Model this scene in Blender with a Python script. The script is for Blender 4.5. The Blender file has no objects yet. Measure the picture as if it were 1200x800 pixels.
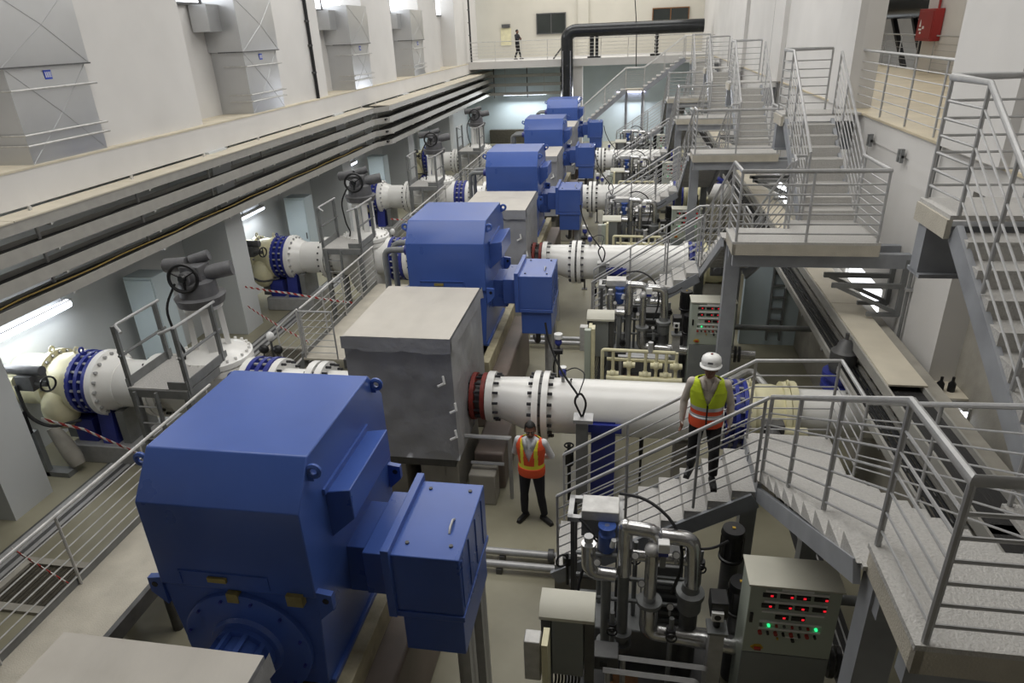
import bpy, bmesh, math, random
from mathutils import Vector, Matrix, noise
random.seed(11)
SC = bpy.context.scene
COL = SC.collection

# ------------------------------------------------------------------ camera
cam_d = bpy.data.cameras.new('camera')
cam_d.sensor_width = 36.0
cam_d.lens = 792.47 / 1200 * 36.0
cam_d.shift_x = (600 - 598.48) / 1200.0
cam_d.shift_y = (399.22 - 400) / 1200.0
cam_d.clip_start = 0.05
cam = bpy.data.objects.new('camera', cam_d)
COL.objects.link(cam)
RT = Vector((0.98585, 0.16304, -0.03894)); UP = Vector((-0.03315, 0.41735, 0.90814)); FW = Vector((-0.16432, 0.89400, -0.41685))
CAM_Z = 7.12
cam.matrix_world = Matrix(((RT.x, UP.x, -FW.x, 0), (RT.y, UP.y, -FW.y, 0), (RT.z, UP.z, -FW.z, CAM_Z), (0, 0, 0, 1)))
SC.camera = cam

# ------------------------------------------------------------------ world, light, exposure
w = bpy.data.worlds.new('world'); SC.world = w; w.use_nodes = True
bg = w.node_tree.nodes['Background']
bg.inputs[0].default_value = (0.92, 0.97, 1.0, 1); bg.inputs[1].default_value = 1.0
vs = SC.view_settings
vs.view_transform = 'Standard'; vs.look = 'None'; vs.gamma = 1.0; vs.use_curve_mapping = False
vs.exposure = 0.1
SC.cycles.use_denoising = True
SC.cycles.max_bounces = 6
SC.cycles.sample_clamp_indirect = 4.0

def area(name, loc, rot, sx, sy, power, color=(1, 1, 1)):
    d = bpy.data.lights.new(name, 'AREA'); d.shape = 'RECTANGLE'; d.size = sx; d.size_y = sy; d.energy = power; d.color = color
    o = bpy.data.objects.new(name, d); COL.objects.link(o); o.location = loc; o.rotation_euler = rot
    return o
HALL = (1.0, 0.985, 0.955)
for i in range(4):                      # long skylights in the hall roof
    area('skylight', (-3.0, 8.0 + 12.0 * i, 12.9), (0, 0, 0), 12.0, 6.0, 760, HALL)

# ------------------------------------------------------------------ materials
def lin(c):
    return tuple(((v / 255) / 12.92 if v / 255 <= 0.04045 else ((v / 255 + 0.055) / 1.055) ** 2.4) for v in c)
MATS = {}
def mat(name, rgb, rough=0.6, metal=0.0, var=0.08, scale=6.0, bump=0.0, bscale=40.0, spec=0.5, emit=None, estr=0.0, stretch=None, dirt=None):
    m = bpy.data.materials.new(name); m.use_nodes = True
    nt = m.node_tree; b = nt.nodes['Principled BSDF']
    base = lin(rgb)
    b.inputs['Roughness'].default_value = rough; b.inputs['Metallic'].default_value = metal
    b.inputs['Specular IOR Level'].default_value = spec
    tc = nt.nodes.new('ShaderNodeTexCoord')
    src = tc.outputs['Object']
    if stretch:
        mp = nt.nodes.new('ShaderNodeMapping'); mp.inputs['Scale'].default_value = stretch
        nt.links.new(src, mp.inputs['Vector']); src = mp.outputs['Vector']
    if var > 0:
        n = nt.nodes.new('ShaderNodeTexNoise'); n.inputs['Scale'].default_value = scale; n.inputs['Detail'].default_value = 5
        nt.links.new(src, n.inputs['Vector'])
        r = nt.nodes.new('ShaderNodeValToRGB')
        lo = dirt if dirt else tuple(max(0, c * (1 - var * 2.2)) for c in base)
        if dirt: lo = lin(dirt)
        hi = tuple(min(1, c * (1 + var)) for c in base)
        r.color_ramp.elements[0].color = (*lo, 1); r.color_ramp.elements[1].color = (*hi, 1)
        r.color_ramp.elements[0].position = 0.28; r.color_ramp.elements[1].position = 0.68
        nt.links.new(n.outputs['Fac'], r.inputs['Fac']); nt.links.new(r.outputs['Color'], b.inputs['Base Color'])
        mr = nt.nodes.new('ShaderNodeMapRange'); mr.inputs['To Min'].default_value = max(0, rough - 0.06); mr.inputs['To Max'].default_value = min(1, rough + 0.06)
        nt.links.new(n.outputs['Fac'], mr.inputs['Value']); nt.links.new(mr.outputs['Result'], b.inputs['Roughness'])
    else:
        b.inputs['Base Color'].default_value = (*base, 1)
    if bump > 0:
        n2 = nt.nodes.new('ShaderNodeTexNoise'); n2.inputs['Scale'].default_value = bscale; n2.inputs['Detail'].default_value = 4
        nt.links.new(src, n2.inputs['Vector'])
        bp = nt.nodes.new('ShaderNodeBump'); bp.inputs['Strength'].default_value = bump; bp.inputs['Distance'].default_value = 0.02
        nt.links.new(n2.outputs['Fac'], bp.inputs['Height']); nt.links.new(bp.outputs['Normal'], b.inputs['Normal'])
    if emit:
        b.inputs['Emission Color'].default_value = (*lin(emit), 1); b.inputs['Emission Strength'].default_value = estr
    MATS[name] = m
    return m
M_WALL = mat('painted_wall', (210, 208, 205), 0.75, var=0.03, scale=0.8, bump=0.05, bscale=30)
M_WALLB = mat('blue_grey_wall', (190, 203, 208), 0.6, var=0.04, scale=0.7)
M_LOWWALL = mat('lower_wall', (196, 199, 200), 0.7, var=0.04, scale=0.6)
M_CREAM = mat('cream_wall', (203, 199, 187), 0.8, var=0.03, scale=0.6)
M_LEDGE = mat('ledge_top', (205, 196, 176), 0.8, var=0.08, scale=2)
M_FLOOR = mat('concrete_floor', (150, 146, 126), 0.42, var=0.10, scale=0.55, bump=0.04, bscale=12, dirt=(118, 114, 96))
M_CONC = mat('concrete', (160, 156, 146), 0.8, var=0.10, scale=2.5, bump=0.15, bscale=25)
M_PLINTH = mat('plinth_concrete', (124, 112, 104), 0.5, var=0.12, scale=1.5)
M_TILE = mat('gallery_tile', (196, 184, 158), 0.5, var=0.08, scale=1.2)
M_BLUE = mat('blue_motor_paint', (68, 96, 168), 0.29, var=0.05, scale=1.3, bump=0.01, bscale=60)
M_BLUED = mat('blue_flange_paint', (48, 58, 140), 0.4, var=0.1, scale=6)
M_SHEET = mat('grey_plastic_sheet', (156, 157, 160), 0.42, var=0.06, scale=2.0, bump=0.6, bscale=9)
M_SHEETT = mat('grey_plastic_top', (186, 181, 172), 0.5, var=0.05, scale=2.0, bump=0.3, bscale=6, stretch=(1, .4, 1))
M_GALV = mat('galvanised_steel', (176, 176, 176), 0.42, 0.30, var=0.06, scale=9, bump=0.04, bscale=60)
M_GALVL = mat('galvanised_light', (196, 195, 192), 0.45, 0.25, var=0.10, scale=8)
M_CHECK = mat('steel_tread_plate', (190, 188, 184), 0.5, 0.12, var=0.05, scale=38, bump=0.5, bscale=55)
M_DECK = mat('landing_plate', (188, 182, 168), 0.55, 0.08, var=0.06, scale=4, bump=0.3, bscale=60)
M_DUCT = mat('duct_sheet_metal', (196, 197, 198), 0.30, 0.7, var=0.025, scale=1.2)
M_DSTEEL = mat('dark_steel', (92, 92, 92), 0.5, 0.3, var=0.12, scale=6)
M_CSTEEL = mat('column_steel', (152, 155, 160), 0.45, 0.15, var=0.08, scale=3)
M_TRAY = mat('tray_steel', (166, 164, 158), 0.5, 0.15, var=0.04, scale=5)
M_TRAYC = mat('tray_cover', (206, 198, 180), 0.6, 0.1, var=0.06, scale=2)
M_CABLE = mat('black_cable', (34, 34, 35), 0.55, var=0.2, scale=20)
M_CABLEY = mat('yellow_cable', (150, 124, 44), 0.5, var=0.1, scale=20)
M_CABLEB = mat('cable_bed', (44, 43, 43), 0.6, var=0.25, scale=16, bump=0.6, bscale=18, stretch=(6, .1, 6))
M_WHITE = mat('white_pipe_paint', (238, 237, 233), 0.25, var=0.03, scale=1.5)
M_CREAMV = mat('cream_valve_paint', (220, 214, 178), 0.4, var=0.06, scale=4)
M_RED = mat('red_flange_paint', (132, 48, 40), 0.5, var=0.12, scale=8)
M_REDBOX = mat('red_cabinet_paint', (148, 40, 38), 0.45, var=0.06, scale=3)
M_BOLT = mat('dark_bolt', (66, 66, 68), 0.4, 0.6, var=0.1, scale=20)
M_GREYCAB = mat('grey_green_cabinet', (174, 182, 170), 0.45, var=0.03, scale=2)
M_CABTOP = mat('cabinet_hood', (202, 200, 186), 0.5, var=0.04, scale=2)
M_CABDOOR = mat('cabinet_door', (128, 132, 132), 0.42, var=0.04, scale=2)
M_SILVER = mat('silver_lagging', (205, 205, 205), 0.22, 0.9, var=0.08, scale=7, bump=0.08, bscale=25)
M_GREYP = mat('grey_pipe_paint', (128, 130, 130), 0.45, 0.2, var=0.08, scale=6)
M_BLACK = mat('black_paint', (28, 28, 30), 0.4, var=0.1, scale=8)
M_BLACKP = mat('black_lagging', (48, 50, 52), 0.25, 0.3, var=0.1, scale=3, bump=0.08, bscale=8)
M_WOOD = mat('cream_sole_rail', (190, 182, 152), 0.6, var=0.10, scale=5, dirt=(150, 140, 112))
M_BROWN = mat('rust_plate', (122, 84, 50), 0.7, var=0.15, scale=8)
M_ACT = mat('actuator_grey', (100, 100, 102), 0.5, 0.1, var=0.08, scale=8)
M_PIT = mat('pit_grating', (70, 66, 56), 0.8, var=0.15, scale=9)
M_BRASS = mat('brass_plate', (168, 152, 92), 0.4, 0.5, var=0.1, scale=10)
M_LABELW = mat('white_label', (228, 228, 226), 0.6, var=0.02)
M_LABELB = mat('blue_label', (42, 70, 178), 0.6, var=0.03)
M_GLASSD = mat('dark_window_glass', (52, 56, 54), 0.12, var=0.05, scale=2)
M_WINL = mat('daylit_window_pane', (235, 240, 245), 0.3, var=0.0, emit=(245, 249, 255), estr=2.2)
M_TUBE = mat('fluorescent_tube', (245, 248, 255), 0.3, var=0.0, emit=(236, 243, 255), estr=6.0)
M_TUBEV = mat('violet_white_tube', (245, 240, 255), 0.3, var=0.0, emit=(228, 220, 255), estr=8.0)
M_LEDG = mat('green_lamp', (30, 200, 110), 0.3, var=0, emit=(40, 220, 130), estr=1.4)
M_LEDR = mat('red_digits', (220, 30, 40), 0.3, var=0, emit=(225, 30, 45), estr=0.9)
M_REDB = mat('red_button', (160, 48, 42), 0.4, var=0.04)
M_YEL = mat('yellow_switch_plate', (196, 160, 50), 0.5, var=0.04)
M_SKIN = mat('skin', (118, 82, 66), 0.5, var=0.05, scale=12)
M_HAIR = mat('hair', (16, 15, 14), 0.6, var=0.1, scale=40)
M_SHIRT = mat('pale_shirt', (196, 186, 176), 0.8, var=0.06, scale=10, bump=0.2, bscale=18)
M_SHIRTW = mat('white_shirt', (214, 214, 216), 0.8, var=0.05, scale=10, bump=0.2, bscale=18)
M_PANTS = mat('dark_trousers', (34, 35, 42), 0.85, var=0.1, scale=12, bump=0.2, bscale=16)
M_PANTSB = mat('black_trousers', (22, 21, 22), 0.85, var=0.1, scale=12, bump=0.2, bscale=16)
M_SHOE = mat('dark_shoe', (28, 27, 27), 0.5, var=0.1)
M_ORANGE = mat('orange_vest', (232, 88, 48), 0.7, var=0.05, scale=8, bump=0.15, bscale=14)
M_LIME = mat('lime_vest', (196, 216, 44), 0.7, var=0.05, scale=8, bump=0.15, bscale=14)
M_TAPEY = mat('yellow_reflective_band', (238, 230, 66), 0.4, var=0.03)
M_TAPES = mat('silver_reflective_band', (190, 190, 192), 0.35, 0.2, var=0.03)
M_HAT = mat('white_helmet', (236, 236, 234), 0.3, var=0.02)
M_DARKT = mat('dark_shirt', (28, 28, 34), 0.8, var=0.1)
M_EYE = mat('eye_white', (210, 205, 198), 0.3, var=0)
M_LIP = mat('lip', (84, 48, 44), 0.5, var=0)

def tape_mat():
    m = bpy.data.materials.new('red_white_tape'); m.use_nodes = True
    nt = m.node_tree; b = nt.nodes['Principled BSDF']; b.inputs['Roughness'].default_value = 0.5
    tc = nt.nodes.new('ShaderNodeTexCoord'); sp = nt.nodes.new('ShaderNodeSeparateXYZ')
    ad = nt.nodes.new('ShaderNodeMath'); ad.operation = 'MULTIPLY_ADD'; ad.inputs[1].default_value = 5.0
    z = nt.nodes.new('ShaderNodeMath'); z.operation = 'MULTIPLY'; z.inputs[1].default_value = 5.0
    fr = nt.nodes.new('ShaderNodeMath'); fr.operation = 'FRACT'; gt = nt.nodes.new('ShaderNodeMath'); gt.operation = 'GREATER_THAN'; gt.inputs[1].default_value = 0.5
    mx = nt.nodes.new('ShaderNodeMix'); mx.data_type = 'RGBA'
    mx.inputs[6].default_value = (*lin((178, 52, 46)), 1); mx.inputs[7].default_value = (*lin((225, 222, 218)), 1)
    nt.links.new(tc.outputs['Object'], sp.inputs[0]); nt.links.new(sp.outputs['X'], ad.inputs[0]); nt.links.new(sp.outputs['Z'], z.inputs[0]); nt.links.new(z.outputs[0], ad.inputs[2])
    nt.links.new(ad.outputs[0], fr.inputs[0]); nt.links.new(fr.outputs[0], gt.inputs[0]); nt.links.new(gt.outputs[0], mx.inputs[0]); nt.links.new(mx.outputs[2], b.inputs['Base Color'])
    return m
M_TAPE = tape_mat()

# ------------------------------------------------------------------ mesh helpers
CH = {}
ORG = {}
V = Vector
class MB:
    def __init__(s): s.v = []; s.f = []; s.s = []; s.m = []; s.mi = 0
    def add(s, vs, fs, smooth=False):
        n = len(s.v); s.v += [tuple(p) for p in vs]
        for f in fs: s.f.append([i + n for i in f]); s.s.append(smooth); s.m.append(s.mi)
        return s
    def box(s, x0, x1, y0, y1, z0, z1):
        return s.add([(x, y, z) for z in (z0, z1) for y in (y0, y1) for x in (x0, x1)],
                     [(0, 2, 3, 1), (4, 5, 7, 6), (0, 1, 5, 4), (2, 6, 7, 3), (0, 4, 6, 2), (1, 3, 7, 5)])
    def bar(s, p0, p1, wd, ht, up=(0, 0, 1)):
        p0, p1 = V(p0), V(p1); d = (p1 - p0).normalized(); u = V(up)
        if abs(d.dot(u)) > 0.99: u = V((0, 1, 0))
        r = d.cross(u).normalized(); u = r.cross(d).normalized()
        c = [(-1, -1), (1, -1), (1, 1), (-1, 1)]
        vs = [p + r * (a * wd / 2) + u * (b * ht / 2) for p in (p0, p1) for a, b in c]
        return s.add(vs, [(0, 1, 2, 3), (7, 6, 5, 4), (0, 4, 5, 1), (1, 5, 6, 2), (2, 6, 7, 3), (3, 7, 4, 0)])
    def lathe(s, p0, axis, prof, n=20, caps=True):
        p0 = V(p0); a = V(axis).normalized(); t = V((0, 0, 1)) if abs(a.z) < 0.9 else V((1, 0, 0))
        u = a.cross(t).normalized(); v = a.cross(u)
        for k in range(len(prof) - 1):
            (t0, r0), (t1, r1) = prof[k], prof[k + 1]
            vs = []
            for (tt, rr) in ((t0, r0), (t1, r1)):
                vs += [p0 + a * tt + (u * math.cos(2 * math.pi * i / n) + v * math.sin(2 * math.pi * i / n)) * rr for i in range(n)]
            s.add(vs, [(i, (i + 1) % n, n + (i + 1) % n, n + i) for i in range(n)], True)
        if caps:
            for (tt, rr), rev in ((prof[0], True), (prof[-1], False)):
                if rr > 1e-6:
                    vs = [p0 + a * tt + (u * math.cos(2 * math.pi * i / n) + v * math.sin(2 * math.pi * i / n)) * rr for i in range(n)]
                    s.add(vs, [tuple(range(n))[::-1] if rev else tuple(range(n))])
        return s
    def cyl(s, p0, p1, r, r2=None, n=12, caps=True):
        d = V(p1) - V(p0)
        return s.lathe(p0, d, [(0, r), (d.length, r if r2 is None else r2)], n, caps)
    def tube(s, pts, r, n=8, closed=False):
        pts = [V(p) for p in pts]; N = len(pts); rings = []
        rr = r if isinstance(r, (list, tuple)) else [r] * N
        t0 = (pts[1] - pts[0]).normalized()
        u = t0.cross(V((0, 0, 1)))
        if u.length < 0.05: u = t0.cross(V((1, 0, 0)))
        u.normalize()
        for i in range(N):
            if closed: t = (pts[(i + 1) % N] - pts[i - 1]).normalized()
            elif i == 0: t = t0
            elif i == N - 1: t = (pts[-1] - pts[-2]).normalized()
            else: t = ((pts[i] - pts[i - 1]).normalized() + (pts[i + 1] - pts[i]).normalized())
            if t.length < 1e-6: t = (pts[i] - pts[i - 1])
            t.normalize()
            u = (u - t * u.dot(t))
            if u.length < 1e-5: u = t.orthogonal()
            u.normalize(); v = t.cross(u)
            k = 1.0
            if 0 < i < N - 1 and not closed:
                c = t.dot((pts[i] - pts[i - 1]).normalized()); k = 1 / max(0.6, c)
            rings.append([pts[i] + (u * math.cos(2 * math.pi * j / n) + v * math.sin(2 * math.pi * j / n)) * rr[i] * k for j in range(n)])
        vs = [p for r_ in rings for p in r_]; fs = []
        for i in range(N if closed else N - 1):
            a, b = i * n, ((i + 1) % N) * n
            fs += [(a + j, a + (j + 1) % n, b + (j + 1) % n, b + j) for j in range(n)]
        s.add(vs, fs, True)
        if not closed: s.add(rings[0], [tuple(range(n))[::-1]]); s.add(rings[-1], [tuple(range(n))])
        return s
    def prism(s, poly, ax, a0, a1):
        def P(p, a):
            return (a, p[0], p[1]) if ax == 'x' else ((p[0], a, p[1]) if ax == 'y' else (p[0], p[1], a))
        n = len(poly)
        return s.add([P(p, a0) for p in poly] + [P(p, a1) for p in poly],
                     [tuple(range(n)), tuple(range(2 * n - 1, n - 1, -1))] + [(i, n + i, n + (i + 1) % n, (i + 1) % n) for i in range(n)])
    def ell(s, c, r, n=14, m=9, rot=None):
        c = V(c); vs = []; fs = []
        rx, ry, rz = (r, r, r) if not isinstance(r, (tuple, list)) else r
        for i in range(m + 1):
            th = math.pi * i / m
            for j in range(n):
                ph = 2 * math.pi * j / n
                p = V((rx * math.sin(th) * math.cos(ph), ry * math.sin(th) * math.sin(ph), rz * math.cos(th)))
                if rot: p = rot @ p
                vs.append(c + p)
        for i in range(m):
            for j in range(n): fs.append((i * n + j, (i + 1) * n + j, (i + 1) * n + (j + 1) % n, i * n + (j + 1) % n))
        return s.add(vs, fs, True)
    def torus(s, c, axis, R, r, n=24, m=6):
        c = V(c); a = V(axis).normalized(); t = V((0, 0, 1)) if abs(a.z) < 0.9 else V((1, 0, 0))
        u = a.cross(t).normalized(); v = a.cross(u)
        return s.tube([c + (u * math.cos(2 * math.pi * i / n) + v * math.sin(2 * math.pi * i / n)) * R for i in range(n)], r, m, True)
    def mesh(s, name, off):
        me = bpy.data.meshes.new(name)
        me.from_pydata([(p[0] - off[0], p[1] - off[1], p[2] - off[2]) for p in s.v], [], s.f)
        me.polygons.foreach_set('use_smooth', s.s); me.polygons.foreach_set('material_index', s.m)
        bm = bmesh.new(); bm.from_mesh(me); bmesh.ops.remove_doubles(bm, verts=bm.verts, dist=1e-5)
        bmesh.ops.recalc_face_normals(bm, faces=bm.faces); bm.to_mesh(me); bm.free()
        me.update(); me.set_sharp_from_angle(angle=0.75); return me
    def build(s, name, m, parent=None, bevel=0, label=None, kind=None):
        if parent is not None: off = ORG[parent.name]
        else:
            xs = [p[0] for p in s.v]; ys = [p[1] for p in s.v]; zs = [p[2] for p in s.v]
            off = ((min(xs) + max(xs)) / 2, (min(ys) + max(ys)) / 2, min(zs))
        me = s.mesh(name, off)
        for mm in (m if isinstance(m, (list, tuple)) else [m]): me.materials.append(mm)
        o = bpy.data.objects.new(name, me); COL.objects.link(o); ORG[o.name] = off
        if parent is not None: o.parent = parent; CH.setdefault(parent.name, []).append(o)
        else: o.location = off
        if bevel:
            b = o.modifiers.new('bevel', 'BEVEL'); b.width = bevel; b.segments = 2; b.limit_method = 'ANGLE'; b.angle_limit = 0.6
        if label: o['label'] = label
        if kind: o['kind'] = kind
        return o
def thing(name, label, cat, loc, group=None):
    o = bpy.data.objects.new(name, None); COL.objects.link(o); o.location = loc; o.empty_display_size = 0.1
    ORG[o.name] = tuple(loc); o['label'] = label; o['category'] = cat
    if group: o['group'] = group
    return o
def tag(o, label, cat, group=None):
    o['label'] = label; o['category'] = cat
    if group: o['group'] = group
    return o
def struct(o): o['kind'] = 'structure'; return o
def copy_tree(o, off=None, label=None, parent=None):
    c = o.copy(); COL.objects.link(c); ORG[c.name] = ORG[o.name]
    if parent is not None: c.parent = parent; CH.setdefault(parent.name, []).append(c)
    if off is not None:
        c.location = V(o.location) + V(off); ORG[c.name] = tuple(V(ORG[o.name]) + V(off))
    if label: c['label'] = label
    for ch in CH.get(o.name, []): copy_tree(ch, None, None, c)
    return c
PITCH = 7.62
def ring_bolts(mb, c, axis, R, n, r, L):
    c = V(c); a = V(axis).normalized(); t = V((0, 0, 1)) if abs(a.z) < 0.9 else V((1, 0, 0))
    u = a.cross(t).normalized(); v = a.cross(u)
    for i in range(n):
        p = c + (u * math.cos(2 * math.pi * (i + .5) / n) + v * math.sin(2 * math.pi * (i + .5) / n)) * R
        mb.cyl(p - a * L / 2, p + a * L / 2, r, n=6)
    return mb
def arc(c, p0dir, p1dir, r, n=6):
    c, a, b = V(c), V(p0dir), V(p1dir)
    return [c + (a * math.cos(t) + b * math.sin(t)) * r for t in [math.pi / 2 * i / n for i in range(n + 1)]]
def bend(pts, r, n=4):
    """polyline with rounded corners"""
    pts = [V(p) for p in pts]; out = [pts[0]]
    for i in range(1, len(pts) - 1):
        a = (pts[i - 1] - pts[i]); b = (pts[i + 1] - pts[i]); rr = min(r, a.length * .49, b.length * .49)
        a.normalize(); b.normalize()
        p0, p1 = pts[i] + a * rr, pts[i] + b * rr
        for k in range(n + 1):
            t = k / n; out.append(p0.lerp(pts[i], t).lerp(pts[i].lerp(p1, t), t))
    out.append(pts[-1]); return out
def railing(parent, base, h=1.1, nb=6, posts=None, rt=0.023, rb=0.009, rp=0.018, m=None, low=0.13):
    """hand rail (part) with posts and bars (sub-parts); parent may be a thing; posts = list of parameters along base (index or fraction)"""
    m = m or M_GALV
    base = [V(p) for p in base]; up = V((0, 0, 1))
    top = MB().tube([p + up * h for p in base], rt, 8).build('handrail', m, parent)
    for i in range(nb):
        z = low + (h - 0.05 - low) * i / nb
        MB().tube([p + up * z for p in base], rb, 6).build('rail_bar', m, top)
    for t in (posts if posts is not None else range(len(base))):
        i = min(int(t), len(base) - 2); p = base[i].lerp(base[i + 1], t - i)
        MB().cyl(p, p + up * h, rp, n=8).build('post', m, top)
    return top

# ================================================================== SETTING
def sbox(name, m, *b): return struct(MB().box(*b).build(name, m))
WP = 7.49                                # bay pitch of the upper left wall
sbox('floor', M_FLOOR, -11.4, 9.6, -8, 48.3, -0.25, 0)
sbox('ceiling', M_WALL, -11.4, 11.6, -8, 50, 13, 13.2)
sbox('wall_front', M_WALL, -11.4, 9.6, -8.2, -8, -0.2, 13)
# left: lower wall, fins, ledge, upper wall with recessed bays
sbox('wall_left', M_LOWWALL, -11.4, -11.2, -8, 48, 0, 4.75)
for k in range(-1, 5):
    y = 7.5 + PITCH * k
    sbox('trim_%d' % (k + 2), M_CONC if k > 6 else M_LOWWALL, -11.2, -9.9, y, y + 0.8, 0, 4.75)
sbox('floor', M_CONC, -10.9, 4.3, -8, 0.2, 5.0, 5.42)
sbox('trim_7', M_WALL, -11.4, -9.98, -8, 48, 4.75, 5.31)
sbox('trim_8', M_LEDGE, -11.4, -9.97, -8, 48, 5.31, 5.345)
sbox('wall_left', M_WALL, -11.4, -10.95, -8, 48, 5.345, 13)
for k in range(-2, 5):
    y = 12.1 + WP * k
    y1 = y + 3.5 if k < 4 else 48
    if k == 4: y = 41.7
    struct(MB().prism([(-10.98, y - 0.15), (-10.15, y), (-10.15, y1 - .6), (-10.2, y1), (-10.98, y1)], 'z', 5.345, 13).build('trim_%d' % (k + 11), M_WALL))
for k in range(-1, 4):                   # clerestory windows in the recesses
    y = 15.7 + WP * k
    wd = struct(MB().box(-10.94, -10.86, y, y + 3.85, 8.0, 8.06).box(-10.94, -10.86, y, y + 3.85, 10.0, 10.06).box(-10.94, -10.86, y, y + .06, 8.06, 10.0).box(-10.94, -10.86, y + 3.79, y + 3.85, 8.06, 10.0).box(-10.94, -10.87, y + 1.9, y + 1.96, 8.06, 10.0).build('window_%d' % (k + 2), M_DSTEEL))
    for a, b in ((y + .06, y + 1.9), (y + 1.96, y + 3.79)):
        MB().box(-10.92, -10.9, a, b, 8.06, 10.0).build('pane', M_WINL, wd)
# far end: lower wall, columns, walkway slab, upper wall
sbox('wall_back', M_WALLB, -11.4, 9.6, 48, 48.2, 0, 5.0)
sbox('wall_back', M_CREAM, -11.4, 11.6, 49.4, 49.6, 5.0, 13)
sbox('floor', M_WALL, -11.4, 4.6, 44.0, 49.4, 5.0, 5.42)
sbox('trim_20', M_WALL, -3.6, -3.0, 44.3, 44.9, 0, 5.0)
sbox('trim_21', M_CREAM, -3.65, -2.95, 49.2, 49.4, 5.42, 13)
sbox('trim_22', M_PIT, -9.6, -6.6, 47.6, 48, 0.0, 0.9)
# right: hall wall (x = 4.4), gallery floor behind it
sbox('wall_right', M_WALL, 4.4, 4.75, 15.3, 49.4, 5.42, 13)
sbox('wall_right', M_WALL, 4.4, 4.75, -8, 10.95, 5.42, 13)
sbox('trim_24', M_WALL, 4.28, 4.4, 8.9, 10.72, 5.42, 13)
sbox('trim_25', M_WALL, 4.26, 4.4, 22.6, 24.2, 5.42, 13)
sbox('trim_26', M_WALL, 4.26, 4.4, 30.2, 31.8, 5.42, 13)
sbox('trim_27', M_WALL, 4.26, 4.4, 15.3, 16.6, 5.42, 13)
sbox('floor', M_WALL, 4.40, 9.6, -8, 49.4, 5.0, 5.385)
sbox('floor', M_TILE, 4.36, 9.1, -8, 49.4, 5.385, 5.42)
sbox('wall_right', M_WALL, 9.1, 9.4, -8, 25.5, 5.42, 13)
sbox('wall_right', M_WALL, 11.3, 11.6, 25.3, 49.4, 0, 13)
for i, (a, b) in enumerate(((-8, 1.9), (9.6, 11.9), (14.0, 19.5), (21.6, 27.1), (29.2, 34.8), (36.8, 48))):
    sbox('wall_right', M_WALL, 4.4, 4.75, a, b, 0, 5.0)
sbox('wall_right', M_CONC, 4.75, 5.1, -8, 9.7, 0, 5.0)  # greyer than the hall wall: shade of the recess is put into its colour
for i, y in enumerate((11.9, 19.5, 27.1, 34.8)):
    wd = struct(MB().box(4.42, 4.52, y, y + 2.1, 2.75, 5.0).box(4.42, 4.52, y, y + 2.1, 0, 1.0).build('window_%d' % (i + 6), M_WALL))
    for j in range(3):
        MB().box(4.46, 4.48, y + .02 + .7 * j, y + .66 + .7 * j, 1.02, 2.73).build('pane', M_WINL, wd)
# partition wall along the right-hand trench, cross wall with the ladder
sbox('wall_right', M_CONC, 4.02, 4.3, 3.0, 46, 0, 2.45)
sbox('wall_right', M_WALLB, 2.75, 4.02, 15.55, 15.75, 0, 2.3)
sbox('trim_40', M_DSTEEL, -9.5, -9.0, -6, 46, 0.0, 0.012)
for j in range(3):
    sbox('trim_%d' % (30 + j), M_GALV, -9.44 + .17 * j, -9.36 + .17 * j, -6, 46, 0.012, 0.022)
sbox('trim_41', M_CABLEB, 2.6, 2.95, 4.5, 11.0, 0.0, 0.012)
for j in range(3): sbox('trim_%d' % (34 + j), M_GALV, 2.68 + .09 * j, 2.70 + .09 * j, 4.5, 11.0, 0.012, 0.024)

ORD = ['nearest the camera', 'second from camera', 'third from camera', 'fourth from camera', 'farthest from camera']
# ------------------------------------------------------------------ ventilation ducts on the left ledge
def crossface(mb, x, y0, y1, z0, z1, d=0.06):
    yc, zc = (y0 + y1) / 2, (z0 + z1) / 2
    mb.add([(x, y0, z0), (x, y1, z0), (x, y1, z1), (x, y0, z1), (x + d, yc, zc)], [(0, 1, 4), (1, 2, 4), (2, 3, 4), (3, 0, 4)])
    for a in ((y0, z0), (y1, z0), (y0, z1), (y1, z1)): mb.bar((x + .001, a[0], a[1]), (x + d + .001, yc, zc), .012, .004)
dk = 12.06
dt = thing('ventilation_duct', 'big galvanised air duct standing on the left ledge, ' + ORD[0], 'duct', (-10.3, 11.15, 5.345), 'air ducts on the left ledge')
mb = MB().box(-10.95, -10.03, dk - 1.8, dk, 5.345, 6.87); crossface(mb, -10.029, dk - 1.8, dk, 5.345, 6.87)
lower = mb.build('lower_duct', M_DUCT, dt)
for z in (6.53, 5.83, 5.66):
    MB().tube([(-10.62, dk - 1.86, z), (-9.955, dk - 1.86, z), (-9.955, dk + .1, z), (-10.1, dk + .1, z)], .013, 6).build('strap_rod', M_GALVL, lower)
mb = MB().box(-10.95, -9.97, dk - 1.9, dk + .06, 6.88, 8.15); crossface(mb, -9.969, dk - 1.9, dk + .06, 6.88, 8.15, .10)
upper = mb.build('upper_duct', M_DUCT, dt)
MB().box(-10.66, -9.95, dk - 1.93, dk + .08, 6.865, 6.89).build('joint_flange', M_DSTEEL, dt)
MB().box(-10.9, -10.42, dk - 2.45, dk - 1.9, 7.38, 8.0).build('branch_duct', M_DUCT, dt)
MB().box(-10.018, -10.006, dk - 1.02, dk - .86, 6.66, 6.81).build('label_plate', M_LABELB, dt)
mb = MB()
for j in range(4): mb.box(-10.008, -10.003, dk - 1.0 + .035 * j, dk - .985 + .035 * j, 6.69, 6.78)
mb.build('label_print', M_LABELW, dt)
for k in range(1, 4): copy_tree(dt, (0, WP * k, 0), 'big galvanised air duct standing on the left ledge, ' + [ORD[0], ORD[1], ORD[2], 'farthest of the row'][k])
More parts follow.
